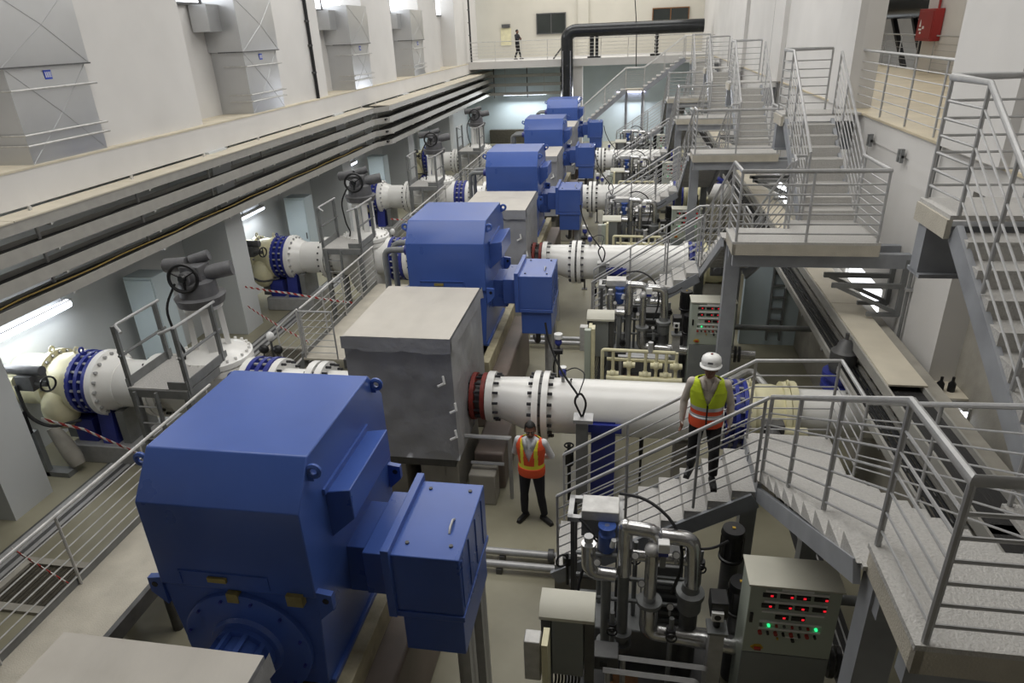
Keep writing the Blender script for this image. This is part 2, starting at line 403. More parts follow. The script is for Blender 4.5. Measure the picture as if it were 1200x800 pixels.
# conduits on the left wall
for (y, x, l) in ((22.05, -10.09, 'dark vertical conduit on the white left wall between second and third duct'), (44.3, -9.85, 'dark vertical conduit at the far left corner of the hall')):
    c = thing('vertical_conduit', l, 'pipe', (x, y, 5.345))
    MB().cyl((x, y, 5.345), (x, y, 12.9), .055, n=8).build('pipe', M_BLACK, c)
    for z in (6.1, 6.9, 7.6, 8.3): MB().box(x - .08, x + .03, y - .09, y + .09, z, z + .06).build('clamp', M_DSTEEL, c)

# ------------------------------------------------------------------ cable trays below the left ledge
LV = [(4.50, 4.68), (4.07, 4.28), (3.65, 3.85), (3.27, 3.44)]
def tray(y0, y1, xo, xi, lev, jog, lab):
    z0, z1 = LV[lev]
    t = thing('cable_tray', lab, 'cable tray', ((xo + xi) / 2, y0, z0), 'cable trays under the left ledge')
    MB().box(xo - .03, xo, y0, y1, z0, z1).build('side_rail', M_TRAY, t)
    MB().box(xi, xi + .03, y0, y1, z0, z1).build('side_rail', M_TRAY, t)
    mb = MB(); n = int((y1 - y0) / .45)
    for i in range(n + 1):
        y = y0 + .05 + (y1 - y0 - .15) * i / n
        mb.box(xi + .03, xo - .03, y, y + .06, z0 + .01, z0 + .04)
    mb.build('rungs', M_GALVL, t, kind='stuff')
    n = int((y1 - y0) / 2.5)
    for i in range(n + 1):
        y = y0 + .3 + (y1 - y0 - .6) * i / n
        zt = LV[lev - 1][0] if lev else 4.76
        MB().box(xi + .1, xi + .14, y, y + .05, z1 - .1, zt + .02).box(xi - .1, xo, y, y + .05, z0 - .035, z0).build('hanger', M_GALVL, t)
    if lev == 0: 
        y = y0
        while y < y1 - .1:
            MB().box(xi - .03, xo + .015, y, min(y + 2.98, y1), z1, z1 + .025).build('cover_plate', M_TRAYC, t); y += 3.0
    if jog:   # angled fitting that links the near run with the far run
        MB().bar((-9.515, y0 - .75, (z0 + z1) / 2), (xo - .015, y0 + .02, (z0 + z1) / 2), .03, z1 - z0).build('offset_fitting', M_TRAY, t)
    return t
for l, nm in enumerate(('top, with beige covers', 'second from the top', 'third from the top', 'lowest')):
    tray(-6, 25.35, -9.5, -9.96, l, False, 'steel cable tray on the left wall, near run, ' + nm)
    tray(26.1, 47.9, -9.15, -9.9, l, True, 'steel cable tray on the left wall, far run past the offset, ' + nm)
for l in range(3):
    z0, z1 = LV[l + 1]
    for (y0, y1, xa, xb, w) in ((-6, 25.6, -9.9, -9.56, 'near'), (25.6, 47.8, -9.85, -9.22, 'far')):
        mb = MB(); n = 6
        for i in range(n):
            x = xa + .03 + (xb - xa - .06) * i / (n - 1); pts = []; y = y0 + .2
            while y < y1: pts.append((x + random.uniform(-.02, .02), y, z0 + .075 + random.uniform(0, .05) + (.03 if i % 2 else 0))); y += 1.1
            mb.tube(pts, random.uniform(.03, .045), 6)
        mb.build('power_cables', M_CABLEB, kind='stuff')
for (y0, y1) in ((4.0, 24.8),):
    pts = [(-9.6 + random.uniform(-.015, .015), y0 + .8 * i, LV[3][1] + .05 - .012 * (i % 3)) for i in range(int((y1 - y0) / .8))]
    tag(MB().tube(pts, .014, 6).build('yellow_cable', M_CABLEY), 'thin yellow cable lying along the lowest left cable tray', 'cable')

# ------------------------------------------------------------------ fluorescent lights and tall cabinets in the left bays
def tube_light(p0, p1, lab, m=M_TUBE, power=0, up=(0, 0, 1), group=None, rad=.036, drop=0):
    p0, p1 = V(p0), V(p1); up = V(up)
    t = thing('fluorescent_light', lab, 'light', (p0 + p1) / 2, group)
    MB().bar(p0 + up * .05, p1 + up * .05, .12, .05, up).build('housing', M_GALVL, t)
    d = (p1 - p0).normalized()
    MB().cyl(p0 + d * .06, p1 - d * .06, rad, n=10).build('tube', m, t)
    if drop:
        for q_ in (p0 + d * .2, p1 - d * .2): MB().box(q_.x - .012, q_.x + .012, q_.y - .012, q_.y + .012, q_.z + .05, q_.z + drop).build('hanger_rod', M_GALV, t)
    MB().bar(p0, p0 + d * .06, .07, .08).bar(p1 - d * .06, p1, .07, .08).build('end_cap', M_GALVL, t)
    return t
for k, (a, b) in enumerate(((8.6, 11.0), (17.5, 18.9), (25.2, 26.6), (32.8, 34.2))):
    tube_light((-10.95, a, 2.52), (-10.95, b, 2.52), 'lit fluorescent strip under the left cable trays, ' + ORD[k], group='strip lights in the left bays', rad=.085 if k == 0 else .065, drop=2.24)
    area('bay_lamp', (-10.85, (a + b) / 2, 2.42), (0, math.radians(-25), 0), .1, b - a, 26, (.92, .96, 1.0))
for k in range(4):
    y = 12.45 + PITCH * k
    c = thing('tall_cabinet', 'tall pale grey cabinet by the left wall, ' + ORD[k], 'cabinet', (-10.5, y + .2, 0), 'tall cabinets in the left bays')
    MB().box(-10.9, -10.2, y + .03, y + .6, 0, 2.52).build('body', M_WALLB, c)
    MB().box(-10.88, -10.22, y, y + .03, .08, 2.46).build('door', M_WALLB, c)
    MB().box(-10.3, -10.27, y - .02, y, 1.2, 1.4).build('handle', M_DSTEEL, c)
    w_ = thing('wall_conduit', 'dark conduit run on the left bay wall, ' + ORD[k], 'pipe', (-11.15, y - 1, 2.72), 'conduits in the left bays')
    MB().tube([(-11.14, y - 1.4, 2.75), (-11.14, y + 1.9, 2.75)], .04, 6).build('pipe', M_DSTEEL, w_)
    MB().box(-11.2, -11.08, y - .1, y + .0, 2.68, 2.82).build('clamp', M_DSTEEL, w_)

# ------------------------------------------------------------------ pit gratings on the left floor
for k in range(5):
    y = 5.85 + PITCH * k + (.05 if k else 0)
    g = thing('floor_grating', 'sunken dark floor grating with concrete kerb left of the walkway, ' + ORD[k], 'grating', (-8.0, y, 0), 'pit gratings along the left floor')
    mb = MB().box(-8.8, -7.1, y - .12, y, 0, .05).box(-8.8, -7.1, y + .75, y + .87, 0, .05).box(-8.92, -8.8, y - .12, y + .87, 0, .05).box(-7.1, -6.98, y - .12, y + .87, 0, .05)
    mb.build('kerb', M_CONC, g)
    MB().box(-8.8, -7.1, y, y + .75, 0, .006).build('pit_plate', M_PIT, g)
    mb = MB()
    for i in range(24): mb.box(-8.78 + .07 * i, -8.765 + .07 * i, y, y + .75, .006, .016)
    mb.build('bars', M_PIT, g, kind='stuff')

# ================================================================== PUMP UNITS
GR_M = 'row of blue pump motors'
# ---- concrete plinth (one per motor)
pl = tag(MB().box(-4.5, -2.15, 3.55, 6.45, 0, 1.2).build('concrete_plinth', M_PLINTH, bevel=.04), 'brownish concrete plinth under the blue motor ' + ORD[0], 'plinth', 'motor plinths')
# ---- motor
MO = thing('pump_motor', 'large blue box-shaped electric motor, ' + ORD[0], 'motor', (-3.32, 5.1, 1.2), GR_M)
x0, x1 = -4.07, -2.57
prof = [(4.06, 2.68), (4.06, 3.59), (4.36, 3.96), (5.81, 3.96), (6.11, 3.59), (6.11, 2.68)]
MB().prism(prof, 'x', x0, x1).build('housing', M_BLUE, MO, bevel=.012)
fr = MB().prism([(-4.07, 2.70), (-2.57, 2.70), (-2.57, 2.6), (-2.64, 1.56), (-3.97, 1.56), (-4.07, 2.6)], 'y', 4.09, 6.08).build('frame', M_BLUE, MO, bevel=.01)
MB().box(-4.06, -2.60, 4.15, 6.02, 1.5, 1.56).build('base_flange', M_BLUE, MO, bevel=.008)
for x in (-4.20, -2.62):
    MB().box(x, x + .16, 3.45, 6.5, 1.2, 1.5).build('sole_rail', M_WOOD, MO, bevel=.01)
# side duct cover with slanted underside
yb0, yb1 = 4.54, 5.55
sd = MB().prism([(-2.58, 3.46), (-2.33, 3.50), (-2.33, 3.18), (-2.58, 2.95)], 'y', yb0, yb1).build('side_cover', M_BLUE, MO, bevel=.01)
MB().box(-2.60, -2.545, yb0 - .04, yb1 + .04, 3.46, 3.52).build('flange', M_BLUE, sd)
# lifting lugs at housing corners and mid height
def lug(x, y, z, sx):
    mb = MB(); mb.torus((x + sx * .055, y, z), (0, 1, 0), .05, .024, 16, 6); mb.box(min(x - sx * .02, x + sx * .05), max(x - sx * .02, x + sx * .05), y - .02, y + .02, z - .09, z - .03)
    mb.build('lifting_lug', M_BLUE, MO)
for y in (4.33, 5.86):
    lug(-4.07, y, 3.84, -1); lug(-2.57, y, 3.84, 1)
for sx, x in ((-1, -4.07), (1, -2.57)):
    for y in (4.1, 6.02):
        MB().prism([(x, 2.74), (x + sx * .14, 2.72), (x + sx * .14, 2.56), (x, 2.42)], 'y', y - .03, y + .03).build('lifting_ear', M_BLUE, MO)
        MB().cyl((x + sx * .08, y - .034, 2.65), (x + sx * .08, y + .034, 2.65), .03, n=10).build('ear_hole', M_BLACK, MO)
# drive end: shield, ring, ribbed coupling hub, shaft, plates
C0 = (-3.34, 4.09, 2.02)
es = MB().lathe(C0, (0, -1, 0), [(0, .62), (.05, .62), (.06, .60), (.06, .36), (.10, .34), (.10, .05)], 32).build('end_shield', M_BLUE, MO)
mb = MB(); ring_bolts(mb, (C0[0], C0[1] - .06, C0[2]), (0, -1, 0), .565, 12, .016, .05); mb.build('shield_bolts', M_BLUED, es, kind='stuff')
hub = MB().lathe((C0[0], C0[1] - .1, C0[2]), (0, -1, 0), [(0, .29), (.05, .29), (.06, .24), (.34, .24), (.36, .30), (.46, .30)], 24).build('coupling_hub', M_BLUE, MO)
for i in range(10):
    a = math.pi * 2 * i / 10
    p = V((C0[0] + .265 * math.cos(a), C0[1] - .15, C0[2] + .265 * math.sin(a)))
    MB().bar(p, p - V((0, .3, 0)), .045, .045, (math.cos(a), 0, math.sin(a))).build('rib', M_BLUE, hub)
MB().cyl((C0[0], C0[1] - .46, C0[2]), (C0[0], 3.14, C0[2]), .09, n=14).build('shaft', M_BLUED, MO)
MB().box(-3.85, -3.0, 4.045, 4.062, 2.86, 2.875).box(-3.85, -3.84, 4.05, 4.06, 2.72, 2.875).box(-3.0, -2.99, 4.05, 4.06, 2.72, 2.875).build('access_panel_edge', M_BLUE, MO)
for (x, z, a, b) in ((-3.48, 2.80, .09, .025), (-3.36, 2.62, .055, .05), (-2.76, 2.66, .075, .06)):
    MB().box(x - a, x + a, 4.035 if z > 2.7 else 4.02, 4.062 if z > 2.7 else 4.1, z - b, z + b).build('rating_plate', M_BRASS, MO)
# terminal box on the right side
MB().box(-2.60, -2.30, 4.75, 5.45, 2.10, 2.66).build('terminal_neck', M_BLUE, MO, bevel=.008)
MB().box(-2.36, -2.10, 4.62, 5.56, 2.22, 2.72).build('terminal_adapter', M_BLUE, MO, bevel=.008)
tb = MB().box(-2.04, -1.385, 4.51, 5.63, 2.16, 2.83).build('terminal_box', M_BLUE, MO, bevel=.01)
MB().box(-2.11, -2.03, 4.47, 5.67, 2.10, 2.90).build('terminal_flange', M_BLUE, MO, bevel=.006)
MB().box(-2.05, -1.375, 4.495, 5.645, 2.09, 2.155).build('lip', M_BLUE, tb, bevel=.006)
MB().box(-2.0, -1.405, 4.54, 5.60, 1.62, 2.1).build('cable_entry_box', M_BLUE, MO, bevel=.01)
for y in (4.68, 5.5):
    for x in (-1.92, -1.5):
        MB().cyl((x, y, 2.83), (x, y, 2.845), .02, n=8).build('lid_bolt', M_DSTEEL, tb)
MB().tube([(-1.56, 5.06, 2.83), (-1.56, 5.0, 2.87), (-1.56, 4.9, 2.87), (-1.56, 4.85, 2.83)], .012, 6).build('lid_handle', M_GALV, tb)
for i in range(4): MB().box(-1.386, -1.375, 4.56 + .29 * i, 4.575 + .29 * i, 2.22, 2.78).build('side_seam', M_BLUE, tb)
# support leg below the terminal box
for y in (4.75, 5.33):
    MB().box(-1.50, -1.42, y - .05, y + .2, 0.0, 1.62).box(-1.58, -1.42, y + .05, y + .10, 0, 1.62).build('support_leg', M_GALV, MO)
MB().box(-1.98, -1.44, 4.72, 5.46, 1.58, 1.64).build('support_shelf', M_GALV, MO)
MB().tube(bend([(-1.72, 4.9, 1.64), (-1.72, 4.9, 1.25), (-1.85, 5.3, 1.22)], .15), .05, 8).build('cable_gland', M_DSTEEL, MO)
# drain pipes at the left flank
tubes = thing('cooling_pipes', 'pair of bent grey pipes left of the blue motor ' + ORD[1], 'pipe', (-4.4, 4.6 + PITCH, 0), 'cooling pipes beside the motors')
for i in (0, 1):
    yy, zz, xx = 4.42 + PITCH + .40 * i, 3.36 + .02 * i, -4.62 + .04 * i
    MB().tube(bend([(-4.05, yy, zz), (xx, yy, zz), (xx, yy, 0)], .16), .058, 10).build('pipe', M_GREYP, tubes)
    MB().cyl((-4.2, yy, zz), (-4.06, yy, zz), .10, n=12).build('union', M_BLUED, tubes)
MB().box(-4.68, -4.5, 4.36 + PITCH, 4.88 + PITCH, 1.05, 1.11).build('pipe_clamp', M_DSTEEL, tubes)
for k in range(1, 5):
    o = (0, PITCH * k, 0)
    copy_tree(pl, o, 'brownish concrete plinth under the blue motor ' + ORD[k])
    copy_tree(MO, o, 'large blue box-shaped electric motor, ' + ORD[k])
    if k > 1: copy_tree(tubes, (0, PITCH * (k - 1), 0), 'pair of bent grey pipes left of the blue motor ' + ORD[k])

# ---- pump wrapped in grey plastic sheet
def wrapped_box(seed):
    rnd = random.Random(seed); mb = MB(); X0, X1, Y0, Y1, Z0, Z1 = -4.12, -2.48, .98, 3.12, 1.0, 3.1
    def face(f, nu, nv, amp, mi):
        vs = []
        for j in range(nv + 1):
            for i in range(nu + 1):
                u, v = i / nu, j / nv; p, n = f(u, v)
                e = min(u, 1 - u, v, 1 - v)
                d = amp * noise.noise(V((p.x * 2.2 + seed, p.y * 2.2, p.z * 1.3))) + amp * .6 * noise.noise(V((p.x * 5 + seed, p.y * 5, p.z * 3)))
                vs.append(p + n * (d * min(1, e * 8)))
        mb.mi = mi
        mb.add(vs, [(j * (nu + 1) + i, j * (nu + 1) + i + 1, (j + 1) * (nu + 1) + i + 1, (j + 1) * (nu + 1) + i) for j in range(nv) for i in range(nu)], True)
    L = lambda a, b, t: a + (b - a) * t
    face(lambda u, v: (V((L(X0, X1, u), Y0, L(Z0, Z1, v))), V((0, -1, 0))), 22, 22, .05, 0)
    face(lambda u, v: (V((L(X1, X0, u), Y1, L(Z0, Z1, v))), V((0, 1, 0))), 8, 8, .02, 0)
    face(lambda u, v: (V((X1, L(Y0, Y1, u), L(Z0, Z1, v))), V((1, 0, 0))), 22, 20, .06, 0)
    face(lambda u, v: (V((X0, L(Y1, Y0, u), L(Z0, Z1, v))), V((-1, 0, 0))), 10, 10, .03, 0)
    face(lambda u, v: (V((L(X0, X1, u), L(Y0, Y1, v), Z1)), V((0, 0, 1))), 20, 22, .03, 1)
    face(lambda u, v: (V((L(X0, X1, u), L(Y1, Y0, v), Z0)), V((0, 0, -1))), 2, 2, 0, 0)
    return mb
def pump(k, lab):
    t = thing('wrapped_pump', lab, 'pump', (-3.3, 2.05, 0), 'pumps wrapped in grey sheet')
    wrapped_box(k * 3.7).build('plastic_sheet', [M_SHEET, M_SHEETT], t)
    # folded flap along the top edge
    mb = MB(); n = 14
    top = [(-4.14 + 1.68 * i / n, .94, 3.11) for i in range(n + 1)]
    lo = [(-4.14 + 1.68 * i / n, .925 + random.uniform(-.012, .012), 2.90 + random.uniform(-.04, .03)) for i in range(n + 1)]
    mb.add(top + lo, [(i, i + 1, n + 2 + i, n + 1 + i) for i in range(n)])
    top2 = [(-2.445, .94 + 2.2 * i / n, 3.11) for i in range(n + 1)]; lo2 = [(-2.43 + random.uniform(-.012, .012), .94 + 2.2 * i / n, 2.93 + random.uniform(-.05, .03)) for i in range(n + 1)]
    mb.add(top2 + lo2, [(i, i + 1, n + 2 + i, n + 1 + i) for i in range(n)])
    mb.build('sheet_flap', M_SHEETT if k == 9 else M_SHEET, t)
    for p in ((-2.62, 2.35), (-2.47, 1.9), (-2.50, 1.42)):
        MB().tube([(p[0] - .0, .95, p[1] + .16), (p[0] + .02, .93, p[1] + .05), (p[0] - .08, .92, p[1])], .02, 6).build('tie_cord', M_LABELW, t)
    MB().box(-4.05, -2.6, 1.15, 2.95, .75, 1.0).build('base_frame', M_DSTEEL, t)
    for x in (-3.95, -3.25):
        MB().box(x, x + .45, 1.3, 2.85, 0, .75).build('pedestal', M_CONC, t, bevel=.02)
    MB().box(-2.85, -2.6, 1.3, 2.85, 0, .75).build('pedestal', M_CONC, t, bevel=.02)
    MB().box(-2.42, -1.98, 1.2, 1.55, 0, .58).build('front_pedestal', M_CONC, t, bevel=.02)
    return t
for k in range(5):
    o = pump(k, 'pump wrapped in grey plastic sheeting in front of the blue motor ' + ORD[k])
    o.location.y += PITCH * k
# brackets, lagged base ledge right of each pump
for k in range(1, 5):
    y = PITCH * k
    b = thing('pump_base_slab', 'rust-brown sloping base slab beside the pump, ' + ORD[k - 1], 'slab', (-2.2, y + 3.2, 0), 'base slabs right of the pumps')
    MB().box(-2.42, -1.9, y + 1.65, y + 2.9, 0, .72).build('slab', M_PLINTH, b, bevel=.04)
    MB().tube([(-2.5, y + 1.42, 1.18), (-1.75, y + 1.42, 1.18), (-1.75, y + 1.42, 0.0)], .035, 6).build('bracket_pipe', M_GALV, b)
    MB().tube([(-2.4, y + 1.38, .70), (-1.85, y + 1.38, .70)], .03, 6).build('bracket_pipe', M_GALV, b)

# ---- discharge pipe (to the right), built at the second unit
Y1_ = 2.13 + PITCH
def bolts(name, c, R, n, r, L, parent, m=None):
    mb = MB(); ring_bolts(mb, c, (1, 0, 0), R, n, r, L); return mb.build(name, m or M_BOLT, parent, kind='stuff')
D = thing('discharge_pipe', 'thick white discharge pipe running right from the pump, ' + ORD[0], 'pipe', (0, Y1_, 0), 'white discharge pipes')
zc, zj = 1.42, 1.53
j = MB().cyl((-2.46, Y1_, zj), (-2.22, Y1_, zj), .27, n=20).build('bellows', M_DSTEEL, D)
for x in (-2.47, -2.29): MB().cyl((x, Y1_, zj), (x + .07, Y1_, zj), .40, n=28).build('joint_flange', M_RED, D)
bolts('tie_bolts', (-2.35, Y1_, zj), .35, 14, .022, .42, D)
MB().cyl((-2.20, Y1_, zj), (-2.08, Y1_, zj), .43, n=32).build('flange', M_WHITE, D)
bolts('flange_bolts', (-2.06, Y1_, zj), .385, 14, .022, .14, D)
MB().tube([(-2.1, Y1_, zj), (-2.0, Y1_, zj), (-1.45, Y1_, zc), (-1.38, Y1_, zc)], [.34, .345, .46, .46], 32).build('reducer', M_WHITE, D)
for x in (-1.42, -1.27): MB().cyl((x, Y1_, zc), (x + .10, Y1_, zc), .57, n=36).build('flange', M_WHITE, D)
MB().cyl((-1.33, Y1_, zc), (-1.26, Y1_, zc), .53, n=32).build('gasket', M_DSTEEL, D)
bolts('flange_bolts', (-1.295, Y1_, zc), .515, 18, .026, .40, D)
MB().cyl((-1.2, Y1_, zc), (1.46, Y1_, zc), .46, n=40).build('pipe_barrel', M_WHITE, D)
for x in (1.46, ): MB().cyl((x, Y1_, zc), (x + .09, Y1_, zc), .57, n=36).build('flange', M_WHITE, D)
cp = MB().lathe((1.58, Y1_, zc), (1, 0, 0), [(0, .57), (.07, .57), (.07, .49), (.15, .49), (.15, .56), (.21, .56), (.21, .49), (.28, .49), (.28, .57), (.34, .57)], 32).build('coupling', M_BLUED, D)
bolts('coupling_bolts', (1.75, Y1_, zc), .53, 16, .024, .42, cp, M_GALV)
MB().cyl((2.62, Y1_, zc + .1), (4.0, Y1_, zc + .1), .36, n=28).build('outlet_pipe', M_WHITE, D)
MB().cyl((2.55, Y1_, zc + .05), (2.66, Y1_, zc + .05), .52, n=30).build('flange', M_CREAMV, D)
# saddle support, painted blue
sdl = MB().prism([(Y1_ - .50, 1.45), (Y1_ - .50, .0), (Y1_ + .50, .0), (Y1_ + .50, 1.45), (Y1_ + .42, 1.22), (Y1_ + .2, .98), (Y1_, .94), (Y1_ - .2, .98), (Y1_ - .42, 1.22)], 'x', -.46, -.08).build('saddle', M_BLUED, D)
MB().box(-.56, .02, Y1_ - .56, Y1_ - .49, 1.28, 1.42).build('clamp', M_BLUED, sdl)
mb = MB().box(-.3, .3, Y1_ - .3, Y1_ + .3, 0, .9); 
for x in (1.0,): MB().box(x - .12, x + .12, Y1_ - .3, Y1_ + .3, 0, 1.0).build('pier', M_CONC, D, bevel=.02)
MB().cyl((.35, Y1_ - .05, 0.5), (.35, Y1_ - .05, .97), .035, n=8).cyl((.35, Y1_ - .05, .0), (.35, Y1_ - .05, .5), .02, n=8).build('drain_stub', M_BLACK, D)
gz = V((-.95, Y1_ - .02, zc + .46))
gg = MB().cyl(gz, gz + V((0, 0, .12)), .03, n=8).build('gauge_stem', M_GALV, D)
MB().cyl(gz + V((0, 0, .12)), gz + V((0, 0, .24)), .055, n=12).ell(gz + V((0, -.05, .2)), .06, 10, 6).build('transmitter', M_BLUED, gg)
MB().cyl(gz + V((0, 0, .24)), gz + V((0, 0, .27)), .06, n=12).build('transmitter_cap', M_LABELW, gg)
# valve beyond the coupling
VA = thing('butterfly_valve', 'cream valve with grey gear box on the white pipe, ' + ORD[0], 'valve', (2.25, Y1_, 0), 'cream valves on the discharge pipes')
MB().lathe((1.93, Y1_, zc), (1, 0, 0), [(0, .55), (.09, .55), (.09, .47), (.22, .50), (.40, .50), (.53, .47), (.53, .55), (.61, .55)], 32).build('valve_body', M_CREAMV, VA)
MB().box(2.1, 2.42, Y1_ - .62, Y1_ - .42, zc - .12, zc + .2).cyl((2.26, Y1_ - .5, zc + .05), (2.26, Y1_ - .75, zc + .05), .1, n=14).build('gear_box', M_DSTEEL, VA, bevel=.01)
MB().cyl((2.42, Y1_ - .55, zc + .05), (2.75, Y1_ - .55, zc + .05), .08, n=12).build('actuator', M_CREAMV, VA)
for x in (1.96, 2.52):
    MB().torus((x, Y1_, zc + .58), (1, 0, 0), .05, .018, 14, 6).build('lifting_eye', M_CREAMV, VA)
MB().box(2.0, 2.5, Y1_ - .3, Y1_ + .3, 0, zc - .45).build('valve_pedestal', M_CONC, VA)
# instrument post with cable loop
IP = thing('instrument_post', 'grey square post with looped cable before the white pipe, ' + ORD[0], 'post', (-.6, Y1_ - .72, 0), 'instrument posts beside the pipes')
MB().box(-.68, -.50, Y1_ - .8, Y1_ - .64, 0, 1.62).build('post', M_GREYP, IP)
MB().box(-.72, -.42, Y1_ - .84, Y1_ - .60, 1.60, 1.66).build('cap_plate', M_GALV, IP)
MB().tube(bend([(-.6, Y1_ - .72, 1.66), (-.72, Y1_ - .74, 1.95), (-.62, Y1_ - .72, 2.1), (-.52, Y1_ - .70, 1.9), (-.58, Y1_ - .72, 1.67)], .1), .018, 6).tube(bend([(-.66, Y1_ - .73, 2.05), (-.95, Y1_ - .5, 2.35), (-1.15, Y1_ - .3, 2.75), (-1.2, Y1_ - .2, 3.0)], .2), .018, 6).build('cable_loop', M_CABLE, IP)
MB().tube(bend([(-.66, Y1_ - .73, 2.0), (-.55, Y1_ - .4, 2.25), (-.75, Y1_ - .1, 2.2), (-.93, Y1_ - .02, 2.06)], .15), .01, 5).build('thin_cable', M_CABLE, IP)
# valve drain beside the post
DV = thing('drain_valve', 'small black drain valve under the white discharge pipe, ' + ORD[0], 'valve', (-.8, Y1_ - .7, 0), 'drain valves under the pipes')
MB().cyl((-.80, Y1_ - .66, 0), (-.80, Y1_ - .66, 1.1), .03, n=8).build('stem', M_BLACK, DV)
MB().cyl((-.80, Y1_ - .66, .72), (-.80, Y1_ - .66, .95), .075, n=12).build('body', M_BLACK, DV)
MB().torus((-.80, Y1_ - .66, 1.08), (0, 0, 1), .07, .014, 16, 6).build('hand_wheel', M_BLACK, DV)
for k in range(1, 4):
    o = (0, PITCH * k, 0)
    nm = ORD[k] if k < 3 else 'farthest of the row'
    copy_tree(D, o, 'thick white discharge pipe running right from the pump, ' + nm)
    copy_tree(VA, o, 'cream valve with grey gear box on the white pipe, ' + nm)
    copy_tree(IP, o, 'grey square post with looped cable before the white pipe, ' + nm)
    copy_tree(DV, o, 'small black drain valve under the white discharge pipe, ' + nm)

# ---- suction line (to the left) : big gate valve, pipe, blue coupling, end valve
zs = 1.45
SU = thing('suction_pipe', 'white suction pipe with blue couplings left of the pump, ' + ORD[0], 'pipe', (-7, Y1_, 0), 'white suction pipes')
MB().cyl((-6.0, Y1_, zs), (-4.1, Y1_, zs), .40, n=32).build('pump_side_pipe', M_WHITE, SU)
for x in (-5.35, -5.18): MB().cyl((x, Y1_, zs), (x + .12, Y1_, zs), .56, n=32).build('flange', M_WHITE, SU)
bolts('flange_bolts', (-5.18, Y1_, zs), .5, 18, .024, .42, SU)
def coupling(x, parent, nm='coupling'):
    c = MB().lathe((x, Y1_, zs), (1, 0, 0), [(0, .60), (.08, .60), (.08, .50), (.17, .50), (.17, .59), (.24, .59), (.24, .50), (.33, .50), (.33, .60), (.41, .60)], 36).build(nm, M_BLUED, parent)
    bolts('coupling_bolts', (x + .2, Y1_, zs), .555, 20, .026, .46, c, M_GALV)
    return c
coupling(-6.42, SU)
MB().cyl((-6.0, Y1_, zs), (-5.88, Y1_, zs), .58, n=32).build('flange', M_WHITE, SU)
bolts('flange_bolts', (-5.86, Y1_, zs), .52, 18, .024, .12, SU)
MB().cyl((-6.55, Y1_, zs), (-6.42, Y1_, zs), .58, n=32).build('flange', M_WHITE, SU)
MB().cyl((-9.3, Y1_, zs), (-7.9, Y1_, zs), .44, n=36).build('pipe_barrel', M_WHITE, SU)
MB().cyl((-8.40, Y1_, zs), (-8.28, Y1_, zs), .58, n=32).cyl((-8.25, Y1_, zs), (-8.13, Y1_, zs), .58, n=32).build('flange', M_WHITE, SU)
bolts('flange_bolts', (-8.26, Y1_, zs), .52, 18, .026, .42, SU)
MB().lathe((-9.44, Y1_, zs), (1, 0, 0), [(0, .62), (.12, .62), (.14, .54), (.34, .47), (.40, .45)], 36).build('end_flange', M_WHITE, SU)
bolts('end_flange_bolts', (-9.32, Y1_, zs), .56, 20, .03, .12, SU, M_GALV)
coupling(-9.86, SU, 'outer_coupling')
for x in (-9.82,): MB().torus((x, Y1_, zs + .64), (1, 0, 0), .05, .018, 14, 6).build('lifting_eye', M_BLUED, SU)
# concrete bed with blue saddle
bd = MB().box(-10.2, -8.75, Y1_ - .55, Y1_ + .55, 0, .38).build('concrete_bed', M_GALV, SU, bevel=.02)
MB().prism([(Y1_ - .45, .38), (Y1_ + .45, .38), (Y1_ + .36, 1.1), (Y1_ + .2, .92), (Y1_ - .2, .92), (Y1_ - .36, 1.1)], 'x', -9.55, -9.25).box(-10.1, -9.7, Y1_ - .4, Y1_ + .4, .38, .85).build('blue_saddle', M_BLUED, SU)
MB().box(-9.15, -9.0, Y1_ - .4, Y1_ + .4, .38, 1.05).build('strut', M_GREYP, SU)
MB().prism([(Y1_ - .3, 0), (Y1_ + .3, 0), (Y1_ + .3, 1.0), (Y1_ - .3, 1.0)], 'x', -5.75, -5.55).build('blue_saddle', M_BLUED, SU)
# cream end valve
EV = thing('end_valve', 'cream butterfly valve with hand wheel at the left wall, ' + ORD[0], 'valve', (-10.18, Y1_, 0), 'cream valves at the left wall')
MB().lathe((-10.50, Y1_, zs), (1, 0, 0), [(0, .60), (.10, .60), (.12, .52), (.32, .54), (.52, .52), (.54, .60), (.65, .60)], 32).build('valve_body', M_CREAMV, EV)
MB().cyl((-11.19, Y1_, zs), (-10.48, Y1_, zs), .48, n=28).build('wall_pipe', M_CREAMV, EV)
bolts('flange_bolts', (-10.43, Y1_, zs), .55, 20, .028, .16, EV, M_GALV)
MB().ell((-10.23, Y1_ - .42, zs - .35), (.32, .3, .42)).build('gear_bulge', M_CREAMV, EV)
gb = MB().box(-10.40, -10.08, Y1_ - .95, Y1_ - .6, zs + .28, zs + .56).cyl((-10.68, Y1_ - .8, zs + .62), (-9.93, Y1_ - .8, zs + .62), .09, n=12).build('actuator', M_DSTEEL, EV, bevel=.01)
MB().cyl((-10.80, Y1_ - .85, zs + .42), (-10.48, Y1_ - .85, zs + .42), .10, n=14).build('actuator_cap', M_CREAMV, gb)
MB().cyl((-10.08, Y1_ - .86, zs + .4), (-9.86, Y1_ - .86, zs + .4), .05, n=10).build('wheel_stem', M_DSTEEL, gb)
MB().torus((-9.84, Y1_ - .86, zs + .4), (1, -.3, 0), .13, .018, 20, 6).bar((-9.84, Y1_ - .86, zs + .27), (-9.84, Y1_ - .86, zs + .53), .02, .02).build('hand_wheel', M_BLACK, gb)
MB().tube(bend([(-10.38, Y1_ - .98, zs + .4), (-10.33, Y1_ - 1.02, zs - .2), (-10.03, Y1_ - .95, zs - .45), (-9.58, Y1_ - .72, zs - .4)], .25), .03, 6).build('cable', M_CABLE, gb)
